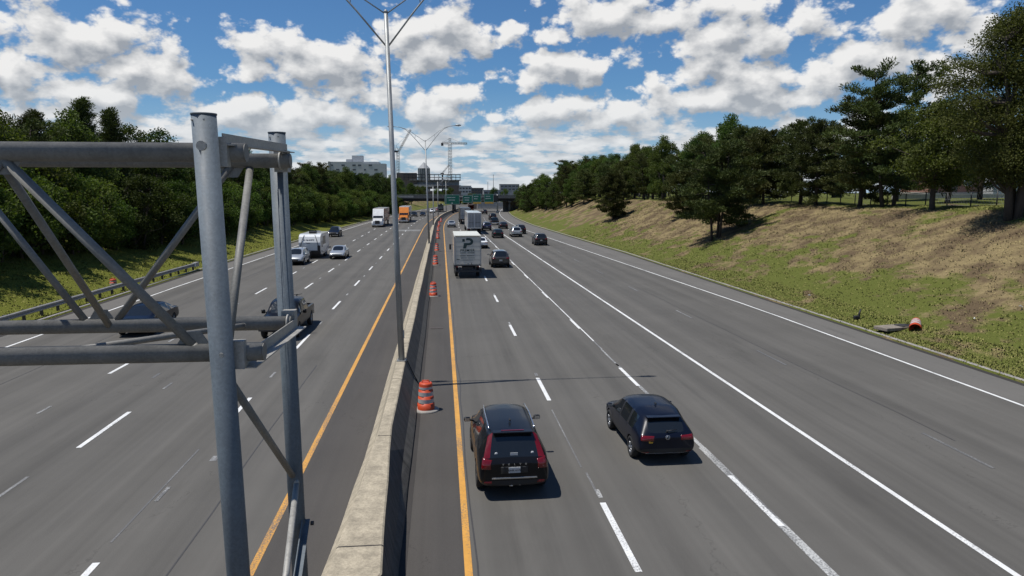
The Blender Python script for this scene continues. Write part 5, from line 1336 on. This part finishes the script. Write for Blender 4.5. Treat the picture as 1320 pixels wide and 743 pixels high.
mb = MB(); mb.prism([(-4.3, 3.8), (0, 5.9), (4.3, 3.8), (4.3, 3.65), (-4.3, 3.65)], -.5, 6.5, 'Y'); mb.build('roof', mat('roof_shingle', (.06, .055, .05), .9), t)
for x in (-2.2, 2.0): mb = MB(); mb.box((x, -.03, 2.5), (1.3, .1, 1.3)); w = mb.build('window', M_signw, t); mb = MB(); mb.box((x, -.09, 2.5), (1.1, .04, 1.1)); mb.build('pane', M_win, w)
mb = MB(); mb.box((0, -.04, 1.7), (.95, .1, 2.0)); mb.build('door', M_brownf, t); mb = MB(); mb.box((0, -.9, .35), (3.2, 1.8, .25)); mb.build('porch', M_pale, t)
t = thing('grey_shed', 'pale grey shed beyond the fence, right of the brick house', 'shed', (80.5, 96, zl)); mb = MB(); mb.box((0, 2, 1.2), (5, 4, 2.4)); mb.build('wall', M_wh, t); mb = MB(); mb.prism([(-2.8, 2.4), (0, 3.4), (2.8, 2.4)], -.2, 4.2, 'Y'); mb.build('roof', M_whd, t); mb = MB(); mb.box((0, -.04, 1.0), (2.2, .06, 1.9)); mb.build('door', M_signw, t)
t = thing('garden_wall', 'low white-grey garden wall in front of the brick house', 'wall', (62.5, 88.5, zl)); mb = MB(); mb.box((4, 0, .3), (17, .3, .8)); mb.build('wall_slab', M_pale, t); mb = MB(); mb.box((4, 0, .76), (17.1, .4, .1)); mb.build('coping', M_wh, t)
def fence():
    t = thing('wire_fence', 'wire fence on dark posts running along the top of the right bank', 'fence', (45, 60, 0)); o = Vector((45, 60, 0)); P = []; y = 46.0
    while y < 175: x = curb_r(y) + 21.6; P.append(Vector((x, y, ground_z(x, y)))); y += 2.9
    for p in P: mb = MB(); mb.tube([p - o + Vector((0, 0, -.2)), p - o + Vector((0, 0, 1.25))], .055, 6); mb.build('post', M_dark, t)
    for h, r in ((1.2, .028), (.62, .012), (.12, .012)): mb = MB(); mb.tube([p - o + Vector((0, 0, h)) for p in P], r, 5); mb.build('rail', M_dark if r > .02 else M_lamp, t)
    mb = MB()
    for a, b in zip(P, P[1:]):
        for i in range(9):
            f, g = i / 9, min(1, (i + 2) / 9)
            mb.tube([a.lerp(b, f) - o + Vector((0, 0, .12)), a.lerp(b, g) - o + Vector((0, 0, 1.2))], .005, 3, cap=False); mb.tube([a.lerp(b, f) - o + Vector((0, 0, 1.2)), a.lerp(b, g) - o + Vector((0, 0, .12))], .005, 3, cap=False)
    mb.build('mesh_netting', M_lamp, t)
fence()
x, y = 48.6, 110.0; z = ground_z(x, y)
t = thing('street_lamp', 'single curved street lamp showing among the trees on the right', 'street lamp', (x, y, z))
mb = MB(); mb.tube([(0, 0, 0), (0, 0, 7.4)], [.1, .07], 8); mb.build('pole', M_lamp, t); mb = MB(); mb.tube([(0, 0, 7.2), (.3, 0, 8.1), (1.0, 0, 8.6), (2.0, 0, 8.75)], .05, 6); mb.build('arm', M_plate, t); mb = MB(); mb.bbox((2.3, 0, 8.72), (.75, .26, .16), .06); mb.build('luminaire', M_plate, t)
x, y = 24.9, 35.9; z = ground_z(x, y)
t = thing('storm_drain', 'concrete storm drain inlet in the grass beside the toppled drum', 'drain', (x - .55, y + .35, z - .05), .25)
mb = MB(); mb.bbox((0, 0, .06), (1.9, .9, .18), .03); mb.build('concrete_slab', concrete('drain_concrete', (.30, .26, .21), .8), t); mb = MB(); mb.bbox((.62, -.1, .17), (.8, .6, .05), .01); mb.build('iron_lid', M_dark, t)
for px, py, sc, lab in ((29.0, 33.2, 1.0, 'scrap of white litter in the grass at the right edge of the frame'), (27.4, 34.2, .6, 'small white scrap of litter left of the larger one in the grass'), (25.2, 47.0, .6, 'tiny pale scrap of litter in the grass beyond the storm drain')):
    mb = MB(); rg = random.Random(int(px * 10)); vs = [(rg.uniform(-.2, .2) * sc, rg.uniform(-.2, .2) * sc, rg.uniform(.02, .16) * sc) for _ in range(9)]
    mb.add(vs, [(0, 1, 2), (2, 3, 4), (4, 5, 0), (6, 7, 8), (1, 6, 3), (5, 8, 2)]); o = mb.build('litter_scrap', M_signw, None, (px, py, ground_z(px, py) + .10)); tag(o, lab, 'litter')
x, y = 24.35, 39.6
t = thing('broken_marker_post', 'stubby black broken marker post in the grass left of the storm drain', 'post', (x, y, ground_z(x, y))); mb = MB(); mb.tube([(0, 0, -.1), (.04, 0, .35), (.16, .05, .62)], [.07, .06, .04], 6); mb.build('stub', M_black, t); mb = MB(); mb.bbox((-.1, 0, .12), (.36, .22, .24), .06); mb.build('foot', M_black, t)

# ------------------------------------------------------------------ traffic drums
def drum_mat():
    m, k, b = principled('orange_drum_plastic'); n = k.noise(k.obj(), 9, 4, .65)
    k.put(b.inputs['Base Color'], k.mix(k.rng(n, .4, .75, 0, .5), (0.52, 0.062, 0.016), (0.26, 0.038, 0.014))); b.inputs['Roughness'].default_value = .5; return m
M_drum = drum_mat()
M_band = mat('grey_white_reflective_band', (0.42, 0.41, 0.40), .5, 0, .25, 14)
GD = 'traffic drums along the median barrier'
def drum(label, x, y, z=0.008, base=True):
    t = thing('traffic_drum', label, 'traffic drum', (x, y, z), 0, GD)
    R0 = [(.30, .05), (.30, .26), (.275, .262), (.275, .50), (.255, .505), (.255, .74), (.235, .745), (.235, .93), (.225, .98), (.20, 1.0), (.001, 1.0)]
    mb = MB(); mb.lathe(R0, 24); mb.build('drum_body', M_drum, t)
    for r0, r1, z0, z1 in ((.282, .279, .30, .44), (.262, .259, .55, .69), (.241, .239, .79, .87)):
        mb = MB(); mb.lathe([(r0, z0), (r1, z1)], 24); mb.build('reflective_band', M_band, t)
    mb = MB(); mb.tube([(-.13, 0, .98), (-.11, 0, 1.07), (.11, 0, 1.07), (.13, 0, .98)], .022, 6); mb.build('handle', M_drum, t)
    if base: mb = MB(); mb.lathe([(.001, .06), (.42, .055), (.46, .03), (.46, 0)], 28); mb.build('base_ring', M_kerb, t)
    return t
drum('nearest orange and white traffic drum on a pale base ring beside the barrier', -.62, 24.8)
drum('second orange drum along the barrier, beyond the drain grate', -.66, 53.2)
drum('third orange drum along the barrier, level with the box truck', -.68, 76.6)
drum('fourth orange drum along the barrier, in front of a tight cluster of drums', -.64, 95.2)
yy = 121.0
while yy < 200: drum('small orange drum in the tight line of drums beside the bending barrier', -.62 + cx(yy), yy, base=False)['group'] = 'tight line of far drums'; yy += 23.5 if yy < 190 else 12
d = drum('orange and white drum lying toppled in the grass by the storm drain', 24.85, 35.2, base=False); d.rotation_euler = (R(-72), R(6), R(-35)); d.location.z = ground_z(24.85, 35.2) + .12; del d['group']
d = drum('red-orange drum behind the guardrail in the left grass', -26.2, 60.0, base=False); d.location.z = ground_z(-26.2, 60.0) - .52; del d['group']

# ------------------------------------------------------------------ guardrail on the left verge
def guardrail():
    t = thing('guardrail', 'galvanised steel guardrail on posts along the left verge, ending in a striped terminal', 'guardrail', (-24.3, 30, 0)); o = Vector((-24.3, 30, 0))
    X = lambda y: -24.15 - .25 * math.sin((y - 20) / 52 * 3.14) * 1.0
    ys = frange(14, 73, 1.9); prof = [(0, .46), (.07, .50), (.07, .56), (0, .60), (0, .64), (.07, .68), (.07, .74), (0, .78)]
    mb = MB(); rows = [[(X(y) + px - o.x, y - o.y, pz + .02) for px, pz in prof] for y in ys]
    me = grid_mesh('rail', rows, M_plate, False); ro = put('rail', me, t); sm = ro.modifiers.new('thickness', 'SOLIDIFY'); sm.thickness = .012
    for y in ys[::1]: mb = MB(); mb.box((X(y) - .14 - o.x, y - o.y, .36), (.16, .10, .88)); mb.build('post', M_dark, t)
    y = ys[-1]; mb = MB(); mb.bbox((X(y) - o.x + .05, y - o.y + .3, .64), (.34, .9, .42), .03); te = mb.build('terminal', M_plate, t)
    mb = MB(); mb.box((X(y) - o.x + .05, y - o.y - .17, .64), (.30, .02, .36)); mb.build('marker', M_signw, te)
guardrail()
